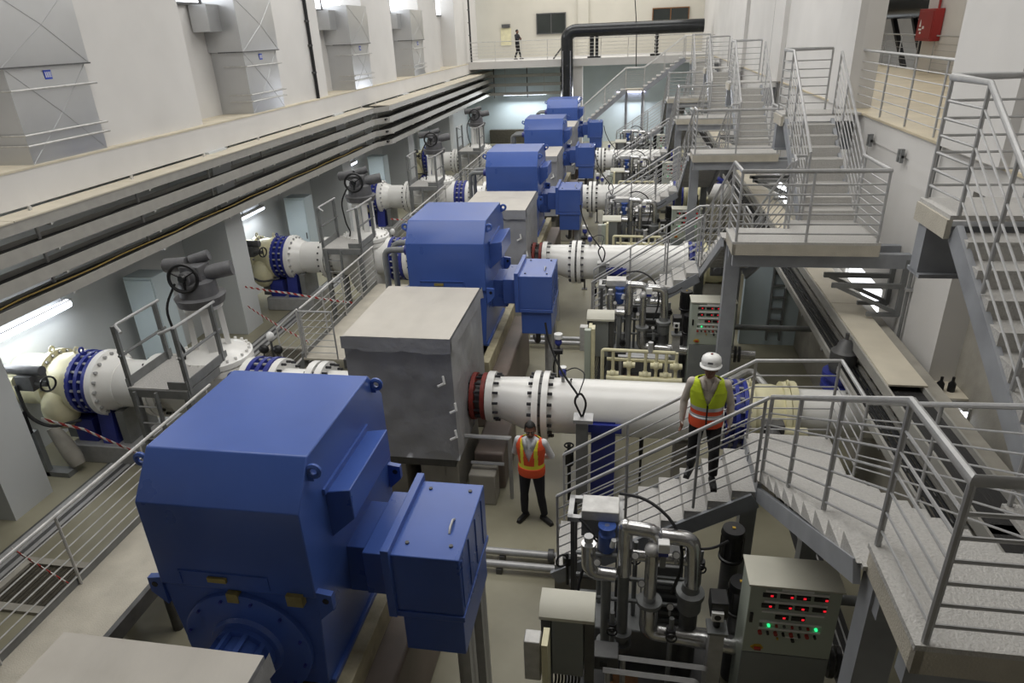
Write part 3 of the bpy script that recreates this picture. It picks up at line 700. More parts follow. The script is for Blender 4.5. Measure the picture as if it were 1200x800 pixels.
for x in (-10.44, -9.92): MB().torus((x, Y1_, zs + .64), (1, 0, 0), .05, .02, 14, 6).build('lifting_eye', M_CREAMV, EV)
MB().box(-10.38, -10.08, Y1_ - .3, Y1_ + .3, .38, zs - .5).build('valve_foot', M_GREYP, EV)
# gate valve with tall actuator
GV = thing('gate_valve', 'tall white gate valve with grey actuator and black hand wheel, ' + ORD[0], 'valve', (-7.2, Y1_, 0), 'tall gate valves left of the pumps')
gx, gy = -7.2, Y1_ + .10
MB().lathe((gx, gy, .5), (0, 0, 1), [(0, .45), (.25, .56), (.8, .64), (1.2, .60), (1.4, .58)], 32).build('valve_body', M_WHITE, GV)
MB().cyl((-7.9, Y1_, zs), (-6.5, Y1_, zs), .5, n=32).build('branch', M_WHITE, GV)
MB().lathe((gx, gy, 1.86), (0, 0, 1), [(0, .65), (.10, .65), (.10, .61), (.13, .61), (.13, .65), (.22, .65), (.30, .47), (.38, .3)], 40).build('bonnet', M_WHITE, GV)
mb = MB(); ring_bolts(mb, (gx, gy, 1.98), (0, 0, 1), .595, 24, .026, .34); mb.build('bonnet_bolts', M_WHITE, GV, kind='stuff')
for a in range(4):
    c, s_ = math.cos(a * math.pi / 2 + .6), math.sin(a * math.pi / 2 + .6)
    MB().bar((gx + .27 * c, gy + .27 * s_, 2.15), (gx + .25 * c, gy + .25 * s_, 3.0), .14, .09, (c, s_, 0)).build('yoke_column', M_WHITE, GV)
MB().cyl((gx, gy, 2.98), (gx, gy, 3.06), .33, n=24).build('yoke_plate', M_WHITE, GV)
MB().cyl((gx, gy, 2.1), (gx, gy, 3.1), .06, n=12).build('spindle', M_GALV, GV)
ac = MB().lathe((gx, gy, 3.06), (0, 0, 1), [(0, .38), (.14, .42), (.16, .32), (.40, .30), (.44, .20), (.52, .2)], 28).build('actuator', M_ACT, GV)
MB().cyl((gx - .05, gy - .28, 3.55), (gx + .05, gy + .3, 3.55), .13, n=16).box(gx - .18, gx + .18, gy - .15, gy + .2, 3.4, 3.75).build('gear_head', M_ACT, ac, bevel=.02)
MB().cyl((gx - .55, gy + .05, 3.70), (gx - .12, gy + .05, 3.74), .12, n=14).cyl((gx - .1, gy + .1, 3.78), (gx + .2, gy + .2, 3.86), .09, n=14).cyl((gx + .15, gy + .1, 3.56), (gx + .55, gy + .25, 3.62), .13, n=14).build('motor_arms', M_ACT, ac)
hw = MB().torus((gx - .02, gy - .30, 3.60), (0.25, -1, 0.1), .23, .03, 28, 8)
for a in range(3):
    c, s_ = math.cos(a * 2.094 + .5), math.sin(a * 2.094 + .5)
    hw.bar((gx - .02, gy - .30, 3.60), (gx - .02 + .22 * c, gy - .30 + .05 * c, 3.60 + .22 * s_), .04, .02)
hw.cyl((gx - .02, gy - .28, 3.60), (gx - .03, gy - .35, 3.60), .06, n=12).build('hand_wheel', M_BLACK, ac)
MB().tube(bend([(gx - .2, gy - .3, 3.5), (gx - .42, gy - .4, 3.1), (gx - .35, gy - .4, 2.5), (gx - .25, gy - .42, 2.3), (gx - .3, gy - .4, 2.16)], .2), .022, 6).build('cable', M_CABLE, ac)
# service platform in front of the gate valve
def platform():
    t = thing('valve_platform', 'small grey platform with handrails before the gate valve, ' + ORD[0], 'platform', (-7.4, Y1_ - .8, 0), 'valve platforms')
    xa, xb, ya, yb, z = -7.86, -6.82, Y1_ - 1.3, Y1_ - .12, 2.12
    MB().box(xa, xb, ya, yb, z - .03, z).build('deck', M_CHECK, t)
    for b in ((xa - .02, xa + .04, ya, yb), (xb - .04, xb + .02, ya, yb), (xa, xb, ya - .02, ya + .04)):
        MB().box(*b, z - .16, z - .02).build('deck_beam', M_GREYP, t)
    MB().box(xa - .02, xa, ya, yb, z, z + .15).build('toe_board', M_GREYP, t)
    MB().box(xb, xb + .02, ya, yb, z, z + .15).build('toe_board', M_GREYP, t)
    MB().box(xb - .32, xb, ya, ya + .02, z, z + .13).build('toe_board', M_GREYP, t)
    for x in (xa + .04, xb - .04):
        for y in (ya + .05, yb - .06):
            MB().box(x - .05, x + .05, y - .05, y + .05, 0, z - .1).build('leg', M_GREYP, t)
    for sx, x in ((0, xa), (1, xb)):
        pts = [(x, ya - (.0 if sx == 0 else 0), z + 1.05), (x, yb, z + 1.05)]
        pts = [(x + (.18 if sx == 0 else -.22), ya - .02, z + .98)] + [(x, ya + .1, z + 1.05), (x, yb, z + 1.05)]
        h = MB().tube(bend(pts, .06), .026, 8).build('handrail', M_GALV, t)
        MB().tube([(x, ya, z + .55), (x, yb, z + .55)], .024, 6).build('knee_rail', M_GREYP, h)
        for y in (ya + .06, yb - .12):
            MB().bar((x, y, z - .1), (x, y, z + 1.05), .07, .05).build('post', M_GREYP, h)
    ld = MB()
    for sx in (xa + .12, xa + .5): ld.bar((sx, ya - .12, 0), (sx, ya - .04, z - .05), .04, .06)
    ld = ld.build('ladder_rails', M_GREYP, t)
    for i in range(6):
        MB().cyl((xa + .12, ya - .11 + .012 * i, .3 + .3 * i), (xa + .5, ya - .11 + .012 * i, .3 + .3 * i), .014, n=6).build('rung', M_GALV, ld)
    return t
PT = platform()
LC = thing('local_switch', 'small dark switch box on a grey stand against the left column, ' + ORD[0], 'switch box', (-10.1, Y1_ - 1.1, 0), 'switch boxes at the left columns')
MB().box(-10.45, -10.3, Y1_ - 1.05, Y1_ - .95, 0, .95).box(-10.5, -9.9, Y1_ - 1.05, Y1_ - .85, 0, .1).build('stand', M_GREYP, LC)
MB().box(-10.5, -10.3, Y1_ - 1.14, Y1_ - 1.05, .95, 1.4).build('backplate', M_BLACK, LC)
MB().box(-10.42, -10.28, Y1_ - 1.22, Y1_ - 1.13, 1.12, 1.3).build('switch', M_LABELW, LC)
MB().tube([(-10.36, Y1_ - 1.16, 1.12), (-10.38, Y1_ - 1.15, .8), (-10.36, Y1_ - 1.08, .5)], .03, 6).build('cable', M_CABLE, LC)
SB = thing('wrapped_pipe_piece', 'pale cloth-wrapped pipe piece leaning by the left valve bed, ' + ORD[0], 'pipe', (-9.7, Y1_ - .8, 0), 'wrapped pipe pieces')
MB().tube([(-10.25, Y1_ - .72, .85), (-10.1, Y1_ - .74, .55), (-9.95, Y1_ - .78, .28), (-9.88, Y1_ - .8, .12)], [.10, .14, .15, .12], 12).build('wrapping', M_CONC, SB)
SB.location.z = 0.0
for k in range(1, 4):
    o = (0, PITCH * k, 0); nm = ORD[k] if k < 3 else 'farthest of the row'
    for r_, l in ((SU, 'white suction pipe with blue couplings left of the pump, '), (EV, 'cream butterfly valve with hand wheel at the left wall, '), (GV, 'tall white gate valve with grey actuator and black hand wheel, '), (PT, 'small grey platform with handrails before the gate valve, ')):
        copy_tree(r_, o, l + nm)

# ---- raised service walkway left of each motor
def walkway(k):
    ya, yb = 4.2 + PITCH * k, 8.75 + PITCH * k
    if k == 0: ya = 2.2
    z = 1.05; xa, xb = -6.6, -5.72
    t = thing('service_walkway', 'raised steel walkway with side railing left of the motor ' + ORD[k], 'walkway', (-6.15, ya, 0), 'walkways beside the motors')
    MB().box(xa, xb, ya, yb, z - .04, z).build('deck', M_DECK, t)
    MB().box(xa - .04, xa, ya, yb, z - .17, z + .1).build('toe_plate', M_GREYP, t)
    MB().box(xb, xb + .07, ya, yb, z - .2, z + .0).build('side_channel', M_DSTEEL, t)
    y = ya + .5
    while y < yb:
        for x in (xa + .06, xb - .05):
            MB().cyl((x, y, 0), (x, y, z - .04), .07, n=10).build('leg', M_DSTEEL, t)
        MB().bar((xa, y, z - .11), (xb, y, z - .11), .08, .12).build('cross_beam', M_DSTEEL, t)
        y += 1.55
    n = 4 if k else 5
    pts = [(xa + .02, yb - .05, z), (xa + .02, ya + (.0 if k == 0 else .15), z)]
    ps = [i / 4 for i in range(5)] if k else [.02, .27, .505, .69, .98]
    h = railing(t, pts, 1.05, 6, ps, m=M_GALVL)
    if k:
        for x in (xa - .55, xb - .1):
            pass
        railing(t, [(xa - .02, ya + .12, z), (xa - .55, ya + .12, z - .45)], 1.05, 5, [0.05, 1], m=M_GALVL)
        railing(t, [(xa + .05, ya + .02, z), (xb - .12, ya + .02, z)], 1.05, 6, [0, 1], m=M_GALV)
        for i in range(3): MB().box(xa - .32 - .26 * i, xa - .06 - .26 * i, ya + .1, ya + .75, z - .24 * (i + 1) - .03, z - .24 * (i + 1)).build('tread', M_CHECK, t)
        MB().bar((xa, ya + .1, z - .1), (xa - .95, ya + .1, 0.02), .03, .16).bar((xa, ya + .75, z - .1), (xa - .95, ya + .75, .02), .03, .16).build('stringer', M_GREYP, t)
    return t
for k in range(4): walkway(k)

# ================================================================== STAIRCASES ON THE RIGHT
ST = thing('steel_staircase', 'grey three-flight steel staircase on the right, ' + ORD[0], 'staircase', (1.6, 7.3, 0), 'steel staircases on the right')
Z1, Z2, Z3 = 2.26, 3.92, 5.42
ya, yb = 6.8, 7.75
RUN, RISE = .265, .1725
def tread_x(i):        # flight 1 along +x, tread i (0 = lowest visible)
    xa = -.795 + RUN * i; z = .705 + RISE * i
    mb = MB().box(xa, xa + RUN + .03, ya + .03, yb - .03, z - .035, z)
    mb.box(xa, xa + .012, ya + .03, yb - .03, z - RISE, z - .03)
    mb.box(xa, xa + RUN, ya + .03, ya + .042, z - .10, z - .03).box(xa, xa + RUN, yb - .042, yb - .03, z - .10, z - .03)
    mb.build('tread', M_CHECK, ST)
for i in range(9): tread_x(i)
xl = -.795 + RUN * 9          # left edge of landing 1 = 1.59
MB().box(-.8, -.25, ya + .03, yb - .03, 0, .50).build('plinth_step', M_CONC, ST)
for y in (ya + .0, yb - .03):
    MB().bar((-.8, y + .015, .50), (xl, y + .015, Z1 - .28), .05, .20).build('stringer', M_CSTEEL, ST)
# landing 1
xr = 2.62
MB().box(xl, xr, ya + .0, yb + .1, Z1 - .035, Z1).build('landing_plate', M_CHECK, ST)
MB().box(xl, xl + .05, ya, yb + .1, Z1 - .24, Z1 - .035).box(xr - .05, xr, ya, yb + .1, Z1 - .24, Z1 - .035).box(xl, xr, yb + .05, yb + .1, Z1 - .24, Z1 - .035).build('landing_beam', M_CSTEEL, ST)
for x in (1.68, 2.5):
    MB().box(x - .10, x + .10, 7.45, 7.65, 0, Z1 - .035).build('column', M_CSTEEL, ST)
# flight 2 towards the camera
y2 = 3.85; n2 = 10; r2 = (Z2 - Z1) / n2; g2 = (ya - y2) / (n2 - 1)
for i in range(1, n2):
    yn = ya - g2 * (i - 1); z = Z1 + r2 * i
    mb = MB().box(xl + .05, xr - .05, yn - g2 - .03, yn, z - .035, z).box(xl + .05, xr - .05, yn - .012, yn, z - r2, z - .03)
    mb.add([(xl + .02, yn, z), (xl + .02, yn - g2, z), (xl + .02, yn, z - r2), (xl + .05, yn, z), (xl + .05, yn - g2, z), (xl + .05, yn, z - r2)], [(0, 1, 2), (3, 5, 4), (0, 3, 4, 1), (1, 4, 5, 2), (2, 5, 3, 0)])
    mb.add([(xr - .02, yn, z), (xr - .02, yn - g2, z), (xr - .02, yn, z - r2), (xr - .05, yn, z), (xr - .05, yn - g2, z), (xr - .05, yn, z - r2)], [(0, 2, 1), (3, 4, 5), (0, 1, 4, 3), (1, 2, 5, 4), (2, 0, 3, 5)])
    mb.build('tread', M_CHECK, ST)
for x in (xl + .01, xr - .05):
    MB().bar((x + .02, ya + .02, Z1 - .20), (x + .02, y2, Z2 - .24), .05, .17).build('stringer', M_CSTEEL, ST)
# landing 2
xe = 3.87; yn2 = 3.03; y2b = 4.40
MB().box(xl + .07, xe, yn2, y2 + .02, Z2 - .04, Z2).box(2.7, xe, y2 + .02, y2b, Z2 - .04, Z2).build('landing_plate', M_CHECK, ST)
MB().box(xl + .08, xe, yn2, yn2 + .05, Z2 - .22, Z2 - .04).build('landing_edge', M_DECK, ST)
MB().box(xl + .08, xl + .13, yn2, y2, Z2 - .22, Z2 - .04).build('landing_edge', M_DECK, ST)
MB().box(xl + .12, 4.39, yn2 + .12, yn2 + .24, Z2 - .45, Z2 - .22).box(xl + .12, 4.39, yn2 + .60, yn2 + .72, Z2 - .45, Z2 - .22).build('landing_beam', M_CSTEEL, ST)
MB().box(xl + .10, xl + .34, 3.72, 3.92, 0, Z2 - .22).build('column', M_CSTEEL, ST)
# wall brackets that carry the landing beam
for y in (yn2 + .15, yn2 + .66):
    mb = MB().bar((4.36, y, Z2 - .3), (4.36, y, Z2 - 1.25), .07, .07).bar((3.3, y, Z2 - .75), (4.36, y, Z2 - .75), .06, .08).bar((3.35, y, Z2 - .75), (4.33, y, Z2 - 1.2), .06, .06).bar((3.9, y, Z2 - 1.24), (4.38, y, Z2 - 1.24), .06, .06)
    mb.build('wall_bracket', M_GREYP, ST)
# flight 3 away from the camera to the gallery
xf0, xf1 = 2.97, 3.86; y3 = 6.68; n3 = 9; r3 = (Z3 - Z2) / n3; g3 = (y3 - y2b) / (n3 - 1)
for i in range(1, n3):
    yn = y2b + g3 * (i - 1); z = Z2 + r3 * i
    mb = MB().box(xf0 + .05, xf1 - .05, yn, yn + g3 + .03, z - .035, z).box(xf0 + .05, xf1 - .05, yn, yn + .012, z - r3, z - .03)
    for x, s_ in ((xf0 + .02, 1), (xf1 - .05, 1)):
        mb.add([(x, yn, z), (x, yn + g3, z), (x, yn, z - r3), (x + .03, yn, z), (x + .03, yn + g3, z), (x + .03, yn, z - r3)], [(0, 2, 1), (3, 4, 5), (0, 1, 4, 3), (1, 2, 5, 4), (2, 0, 3, 5)])
    mb.build('tread', M_CHECK, ST)
for x in (xf0, xf1 - .05):
    MB().bar((x + .025, y2b - .02, Z2 - .16), (x + .025, y3, Z3 - .16), .06, .2).build('stringer', M_CSTEEL, ST)
# upper landing joined to the gallery
yu = 7.42
MB().box(xf0 - .05, 4.36, y3, yu, Z3 - .04, Z3).build('landing_plate', M_CHECK, ST)
MB().box(xf0 - .07, xf0 - .02, y3, yu, Z3 - .22, Z3 - .04).build('landing_edge', M_DECK, ST)
MB().box(xf0 - .05, 4.36, yu - .3, yu - .1, Z3 - .72, Z3 - .22).box(xf0 - .05, 4.36, yu - .36, yu - .04, Z3 - .74, Z3 - .70).build('cantilever_beam', M_CSTEEL, ST)
# guard railings
H = 1.1
def z1at(x): return .705 + (x + .53) / RUN * RISE
railing(ST, [(-.75, ya + .02, .73), (1.6, ya + .02, Z1)], H, 6, [0, .36, .70, .985])
railing(ST, [(-.75, yb - .02, .73), (1.6, yb - .02, Z1), (xr - .02, yb + .06, Z1)], H, 6, [0, .36, .7, 1, 1.98])
railing(ST, [(xr - .02, yb + .06, Z1), (xr - .02, ya, Z1), (xr - .02, y2, Z2)], H, 6, [1, 1.5, 2])
railing(ST, [(xl + .03, ya - .02, Z1 + .03), (xl + .12, y2, Z2), (xl + .13, yn2 + .03, Z2), (xe - .05, yn2 + .03, Z2), (xe - .05, y2b, Z2)], H, 6, [0, .33, .66, 1, 2, 2.5, 3, 3.9], rt=.026, rb=.0105, rp=.022)
railing(ST, [(xf0 + .02, y2b, Z2), (xf0 + .02, y3, Z3), (xf0 - .0, yu - .03, Z3), (xf1 + .0, yu - .03, Z3)], H + .04, 6, [0, .34, .68, 1, 2, 3], rt=.026, rb=.011, rp=.02)
railing(ST, [(xf1 - .02, y2b, Z2), (xf1 - .02, y3, Z3)], H, 6, [.04, .34, .68, 1], rt=.024)
railing(ST, [(xr + .04, y2 - .0, Z2), (2.74, y2b - .02, Z2), (xf0 - .04, y2b - .02, Z2)], H, 6, [0, 1, 2])
for k in range(1, 5): copy_tree(ST, (0, PITCH * k + (0, .22, .8, .9, 1.0)[k], 0), 'grey three-flight steel staircase on the right, ' + ORD[k])

# ================================================================== RIGHT-HAND CABLE TRAY, PIPE AND GALLERY
rt_ = thing('cable_tray', 'cable tray with beige cover hung on the right-hand partition wall', 'cable tray', (3.75, 20, 2.3))
for x in (3.50, 3.97): MB().box(x, x + .03, 3.0, 46, 2.42, 2.58).build('side_rail', M_TRAY, rt_)
y = 3.0
while y < 46:
    if y > 8.5: MB().box(3.53, 4.02, y, y + 2.98, 2.58, 2.605).build('cover_plate', M_TRAYC, rt_)
    else: MB().box(3.53, 3.97, y, y + 3, 2.44, 2.50).build('cable_bed', M_CABLEB, rt_)
    y += 3 if y > 8.5 else 2.85
lo = MB().box(3.30, 3.34, 3, 46, 2.05, 2.17).build('lower_rail', M_TRAY, rt_)
MB().box(3.62, 3.66, 3, 46, 2.05, 2.17).build('lower_rail', M_TRAY, rt_)
mb = MB()
for i in range(90): mb.box(3.34, 3.62, 3.2 + .47 * i, 3.27 + .47 * i, 2.07, 2.10)
mb.build('rungs', M_GALV, rt_, kind='stuff')
mb = MB()
for i in range(28): mb.box(3.30, 4.03, 3.5 + 1.5 * i, 3.56 + 1.5 * i, 2.0, 2.05).box(3.96, 4.02, 3.5 + 1.5 * i, 3.56 + 1.5 * i, 2.0, 2.45)
mb.build('brackets', M_GALV, rt_, kind='stuff')
mb = MB()
for i in range(5): mb.tube([(3.37 + .05 * i + random.uniform(-.01, .01), 3.2 + 1.7 * j, 2.13 + random.uniform(0, .02)) for j in range(25)], .02, 6)
mb.build('tray_cables', M_CABLE, kind='stuff')
ld = thing('cable_ladder', 'upright grey cable ladder on the cross wall below the second staircase', 'ladder', (3.5, 15.5, 0))
for x in (3.36, 3.66): MB().box(x - .02, x + .02, 15.46, 15.55, .15, 2.25).build('side_rail', M_GREYP, ld)
for i in range(7): MB().box(3.36, 3.66, 15.48, 15.52, .35 + .29 * i, .39 + .29 * i).build('rung', M_GREYP, ld)
AV = thing('air_valve', 'upright valve with grey drum actuator by the right partition, ' + ORD[0], 'valve', (3.45, Y1_ + .95, 0), 'air valves by the partition wall')
vx, vy = 3.42, Y1_ + .5
MB().cyl((vx, vy, 0), (vx, vy, 1.72), .16, n=18).build('riser', M_WHITE, AV)
MB().lathe((vx, vy, 1.72), (0, 0, 1), [(0, .27), (.10, .27), (.10, .2), (.2, .2), (.2, .27), (.28, .27)], 24).build('flange', M_BLUED, AV)
MB().lathe((vx, vy, 2.0), (0, 0, 1), [(0, .17), (.08, .20), (.36, .20), (.40, .14), (.52, .10), (.56, .03), (.66, .03)], 20).build('actuator', M_DSTEEL, AV)
MB().torus((vx + .42, vy - .1, 1.75), (1, -.4, 0), .17, .02, 22, 6).build('hand_wheel', M_BLUED, AV)
MB().cyl((vx + .2, vy - .05, 1.75), (vx + .42, vy - .1, 1.75), .03, n=8).build('wheel_stem', M_GALV, AV)
for k in range(1, 3): copy_tree(AV, (0, PITCH * k, 0), 'upright valve with grey drum actuator by the right partition, ' + ORD[k])
for k in range(3):
    o = PITCH * k
    p_ = thing('drain_pipe', 'pale blue-grey pipe bending to the floor behind the cream valve, ' + ORD[k], 'pipe', (2.4, 11.6 + o, 0), 'bent pipes behind the cream valves')
    MB().tube(bend([(1.9, 11.2 + o, 1.25), (2.35, 11.7 + o, 1.25), (2.75, 10.9 + o, 1.0), (2.95, 10.35 + o, .9)], .2), .06, 8).build('pipe', M_GALVL, p_)
    MB().cyl((2.95, 10.35 + o, 0), (2.95, 10.35 + o, .9), .06, n=8).build('riser', M_GALVL, p_)
# vertical wall pipe beside the near staircase
c = thing('wall_pipe', 'thin grey vertical pipe on the white right wall between first and second staircase', 'pipe', (4.22, 10.72, 0))
MB().cyl((4.34, 10.74, 0.0), (4.34, 10.74, 12.9), .028, n=8).build('pipe', M_GREYP, c)
for z in (1.2, 3.2, 6.2, 7.6): MB().box(4.30, 4.4, 10.70, 10.78, z, z + .04).build('clamp', M_GALV, c)
c = thing('wall_pipe', 'thin grey vertical pipe high on the right wall behind the third staircase', 'pipe', (4.3, 24.4, 5.42))
MB().cyl((4.33, 24.35, 5.42), (4.33, 24.35, 12.9), .05, n=8).build('pipe', M_GREYP, c)
for z in (6.0, 7.2): MB().box(4.3, 4.4, 24.28, 24.42, z, z + .05).build('clamp', M_GALV, c)
# gallery railing along the opening
for i, (y, z) in enumerate(((13.7, 4.93), (12.1, 4.92))):
    b = thing('wall_bracket', 'small grey steel bracket on the white wall under the gallery edge, ' + ('farther one' if i == 0 else 'nearer one'), 'bracket', (4.35, y, z))
    MB().box(4.31, 4.36, y - .09, y - .03, z, z + .22).box(4.31, 4.36, y + .03, y + .09, z, z + .2).box(4.32, 4.36, y - .09, y + .09, z + .08, z + .12).build('bracket', M_GREYP, b)
g = thing('guard_railing', 'grey steel guard railing along the open gallery edge on the right', 'railing', (4.45, 13.5, 5.42))
railing(g, [(4.46, 11.1, 5.42), (4.46, 15.6, 5.42)], 1.08, 6, [.05, .32, .60, .98])
g = thing('guard_railing', 'distant guard railing before the black pipe bend in the gallery', 'railing', (9.0, 28.5, 5.42))
railing(g, [(9.05, 25.6, 5.42), (9.05, 32.0, 5.42)], 1.05, 5, [0, .25, .5, .75, 1])
g = thing('guard_railing', 'short distant guard railing right of the red wall cabinet in the gallery', 'railing', (9.0, 23.2, 5.42))
railing(g, [(9.0, 22.0, 5.42), (9.0, 24.2, 5.42)], 1.05, 5, [0, 1])
rb = thing('fire_hose_cabinet', 'red fire hose cabinet on the white gallery wall', 'cabinet', (9.0, 26.0, 6.2))
xw = 9.1
MB().box(8.82, 9.085, 24.1, 25.35, 6.32, 7.22).build('box', M_REDBOX, rb, bevel=.015)
MB().box(8.80, 8.825, 24.16, 25.29, 6.38, 7.16).build('door', M_REDBOX, rb, bevel=.01)
mb = MB().prism([(24.98, 6.72), (25.1, 6.72), (25.04, 6.92)], 'x', 8.79, 8.80).box(8.79, 8.8, 24.9, 25.12, 6.62, 6.67).box(8.79, 8.8, 24.9, 25.0, 6.52, 6.58).box(8.79, 8.8, 24.72, 24.84, 6.66, 6.74)
mb.build('flame_mark', M_LABELW, rb)
MB().cyl((9.03, 24.45, 7.22), (9.03, 24.45, 12.9), .04, n=8).build('supply_pipe', M_REDBOX, rb)
bp = thing('pipe_bend', 'thick black insulated pipe bending down beyond the gallery opening', 'pipe', (10.2, 28.5, 3))
MB().tube(bend([(10.2, 36, 7.35), (10.2, 28.0, 7.35), (10.2, 26.6, 7.2), (10.2, 26.6, 2.0)], 1.2, 6), .42, 20).build('pipe', M_BLACKP, bp)
for z in (6.6, 5.6, 4.6): MB().cyl((10.2, 26.6, z), (10.2, 26.6, z + .08), .44, n=20).build('band', M_GALV, bp)
mb = MB().bar((10.2, 29.8, 7.0), (10.2, 27.6, 5.0), .16, .16).bar((10.2, 32.0, 7.0), (10.2, 29.6, 5.0), .16, .16).bar((10.2, 33.5, 7.0), (10.2, 33.5, 5.0), .14, .14)
mb.build('brace', M_BLACK, bp)
gw = thing('gallery_window', 'dark greenish window on the far gallery wall above the red cabinet', 'window', (11.2, 31.5, 7.6))
MB().box(11.22, 11.3, 29.0, 32.6, 7.5, 8.6).build('pane', M_GLASSD, gw)
MB().box(11.2, 11.24, 28.9, 32.7, 7.42, 7.5).box(11.2, 11.24, 28.9, 32.7, 8.6, 8.68).build('frame', M_DSTEEL, gw)
# lit lamp and small things in the lower right recess
area('gallery_fill', (7.0, 19, 12.5), (0, 0, 0), 3, 12, 260, HALL)  # added fill light without a fixture, whitens the gallery
area('gallery_fill', (10.3, 31, 12.0), (0, 0, 0), 1.5, 8, 200, HALL)  # added fill light over the void beyond the gallery railing
tube_light((4.69, 9.0, 1.50), (4.69, 9.0, 2.15), 'upright lit fluorescent tube in the recess behind the near staircase', up=(1, 0, 0))
bx = thing('wall_box', 'low beige ledge box with dark bottles in the recess right of the partition wall', 'box', (4.6, 10, 0))
MB().box(4.32, 4.74, 9.1, 9.6, 0, 2.2).build('box_body', M_CONC, bx)  # grey body takes on the recess shade in its colour
MB().box(4.30, 4.75, 9.08, 9.6, 2.2, 2.23).build('top_plate', M_TRAYC, bx)
for q_ in (4.45, 4.6): MB().lathe((q_, 9.3, 2.23), (0, 0, 1), [(0, .05), (.12, .05), (.16, .02), (.22, .02)], 12).build('bottle', M_BLACK, bx)
for k in range(1, 4):
    tube_light((4.33, 14.2 + PITCH * k - 8, 3.0), (4.33, 15.2 + PITCH * k - 8, 3.0), 'lit fluorescent strip low on the right wall, ' + ORD[k - 1], group='strip lights on the right wall')

# ================================================================== FAR END
fg = thing('guard_railing', 'thin pale guard railing along the far crossing walkway', 'railing', (-3, 44.1, 5.42))
railing(fg, [(-9.9, 44.1, 5.42), (2.9, 44.1, 5.42)], 1.1, 5, [i / 8 for i in range(9)], m=M_GALVL, rt=.02, rb=.012, rp=.016)
for i, (xa, xb, za, zb, l) in enumerate(((-6.35, -4.5, 6.85, 8.0, 'dark window in the cream far wall, left of the black pipe bend'), (1.2, 3.4, 6.9, 8.0, 'brown framed dark window in the cream far wall above the black pipe'))):
    wn = thing('far_window', l, 'window', ((xa + xb) / 2, 49.3, za))
    MB().box(xa, xb, 49.32, 49.38, za, zb).build('pane', M_GLASSD, wn)
    MB().box(xa - .06, xa, 49.28, 49.4, za - .06, zb + .06).box(xb, xb + .06, 49.28, 49.4, za - .06, zb + .06).box(xa, xb, 49.28, 49.4, za - .06, za).box(xa, xb, 49.28, 49.4, zb, zb + .06).box((xa + xb) / 2 - .03, (xa + xb) / 2 + .03, 49.29, 49.35, za, zb).build('frame', M_BROWN if i else M_DSTEEL, wn)
ns = thing('notice_board', 'pale notice panel with a dark lamp above, on the far wall', 'notice', (-8.5, 49.3, 6.2))
MB().box(-8.85, -8.15, 49.34, 49.4, 6.2, 7.25).build('panel', M_CREAMV, ns)
MB().box(-8.75, -8.2, 49.2, 49.4, 7.3, 7.5).build('lamp', M_DSTEEL, ns)
bp = thing('overhead_pipe', 'thick black insulated pipe crossing the far walkway and bending down', 'pipe', (-1, 43.4, 0))
MB().tube(bend([(3.9, 43.4, 6.95), (-3.5, 43.4, 6.95), (-3.85, 43.4, 6.7), (-3.85, 43.4, .5)], 1.0, 8), .36, 20).build('pipe', M_BLACKP, bp)
for x in (-4.08, -3.62): MB().box(x - .03, x + .03, 43.02, 43.06, 2.0, 5.9).build('highlight_strip', M_SILVER, bp)  # silver strips stand in for highlights along the black pipe
for x, w_ in ((-2.45, .12), (-2.15, .09)): MB().box(x - w_, x + w_, 44.3, 44.5, 5.5, 6.75).build('strut', M_BLACK, bp)
MB().box(-2.7, -1.9, 44.2, 44.7, 5.42, 5.5).box(1.0, 1.7, 44.2, 44.7, 5.42, 5.52).build('support_foot', M_BLACK, bp)
sp = MB().cyl((1.35, 44.4, 5.5), (1.35, 44.4, 6.8), .09, n=10).build('jack', M_BLACK, bp)
for i in range(6): MB().cyl((1.35, 44.4, 5.6 + .2 * i), (1.35, 44.4, 5.68 + .2 * i), .13, n=10).build('jack_ring', M_BLACK, sp)
MB().bar((-4.75, 44.3, 5.45), (-3.75, 43.7, 6.6), .07, .07).bar((-4.2, 44.3, 5.95), (-3.6, 43.8, 5.95), .06, .06).build('brace', M_DSTEEL, bp)
for i, z in enumerate((4.35, 3.8, 3.25)):
    t = thing('cable_tray', 'grey cable tray crossing the dark far end under the walkway, ' + ['top', 'middle', 'bottom'][i], 'cable tray', (-6.5, 46.5, z), 'far end cable trays')
    for y in (46.3, 46.7): MB().box(-9.8, -3.7, y, y + .03, z, z + .16).build('side_rail', M_TRAY, t)
    MB().box(-9.8, -3.7, 46.33, 46.7, z + .01, z + .06).build('cable_bed', M_CABLEB, t)
    for x in (-9, -6.8, -4.6): MB().box(x, x + .06, 46.74, 46.8, z - .2, 5.0 if i == 0 else z + .4).build('hanger', M_DSTEEL, t)
tube_light((-1.05, 47.85, 3.15), (.95, 47.85, 3.15), 'long bright fluorescent light on the far lower wall', m=M_TUBEV)
area('far_lamp_and_fill', (0, 47.5, 3.1), (math.radians(-50), 0, 0), 2.0, .2, 260, (.92, .94, 1))
tube_light((-8.5, 47.2, 3.20), (-5.5, 47.2, 3.20), 'added unseen light strip behind the far end cable trays', drop=1.8)  # added source hidden behind the trays, goes with the fill below
area('far_lamp_and_fill', (-7, 47.2, 3.1), (math.radians(-25), 0, 0), 3.0, .2, 170, (.92, .97, 1))  # added fill to brighten the far left wall, no lamp known there
for x in (-.35, .75): MB().box(x, x + .09, 47.9, 48.0, 0, 3.1).build('trim_50', M_GALV).__setitem__('kind', 'structure')
hc = tag(MB().tube([(-.35, 43.2, 12.9), (.0, 43.2, 8.5), (.15, 43.2, 7.0), (.2, 43.2, 4.9)], .03, 6).build('hanging_cable', M_CABLE), 'thin dark cable hanging in front of the far wall', 'cable')
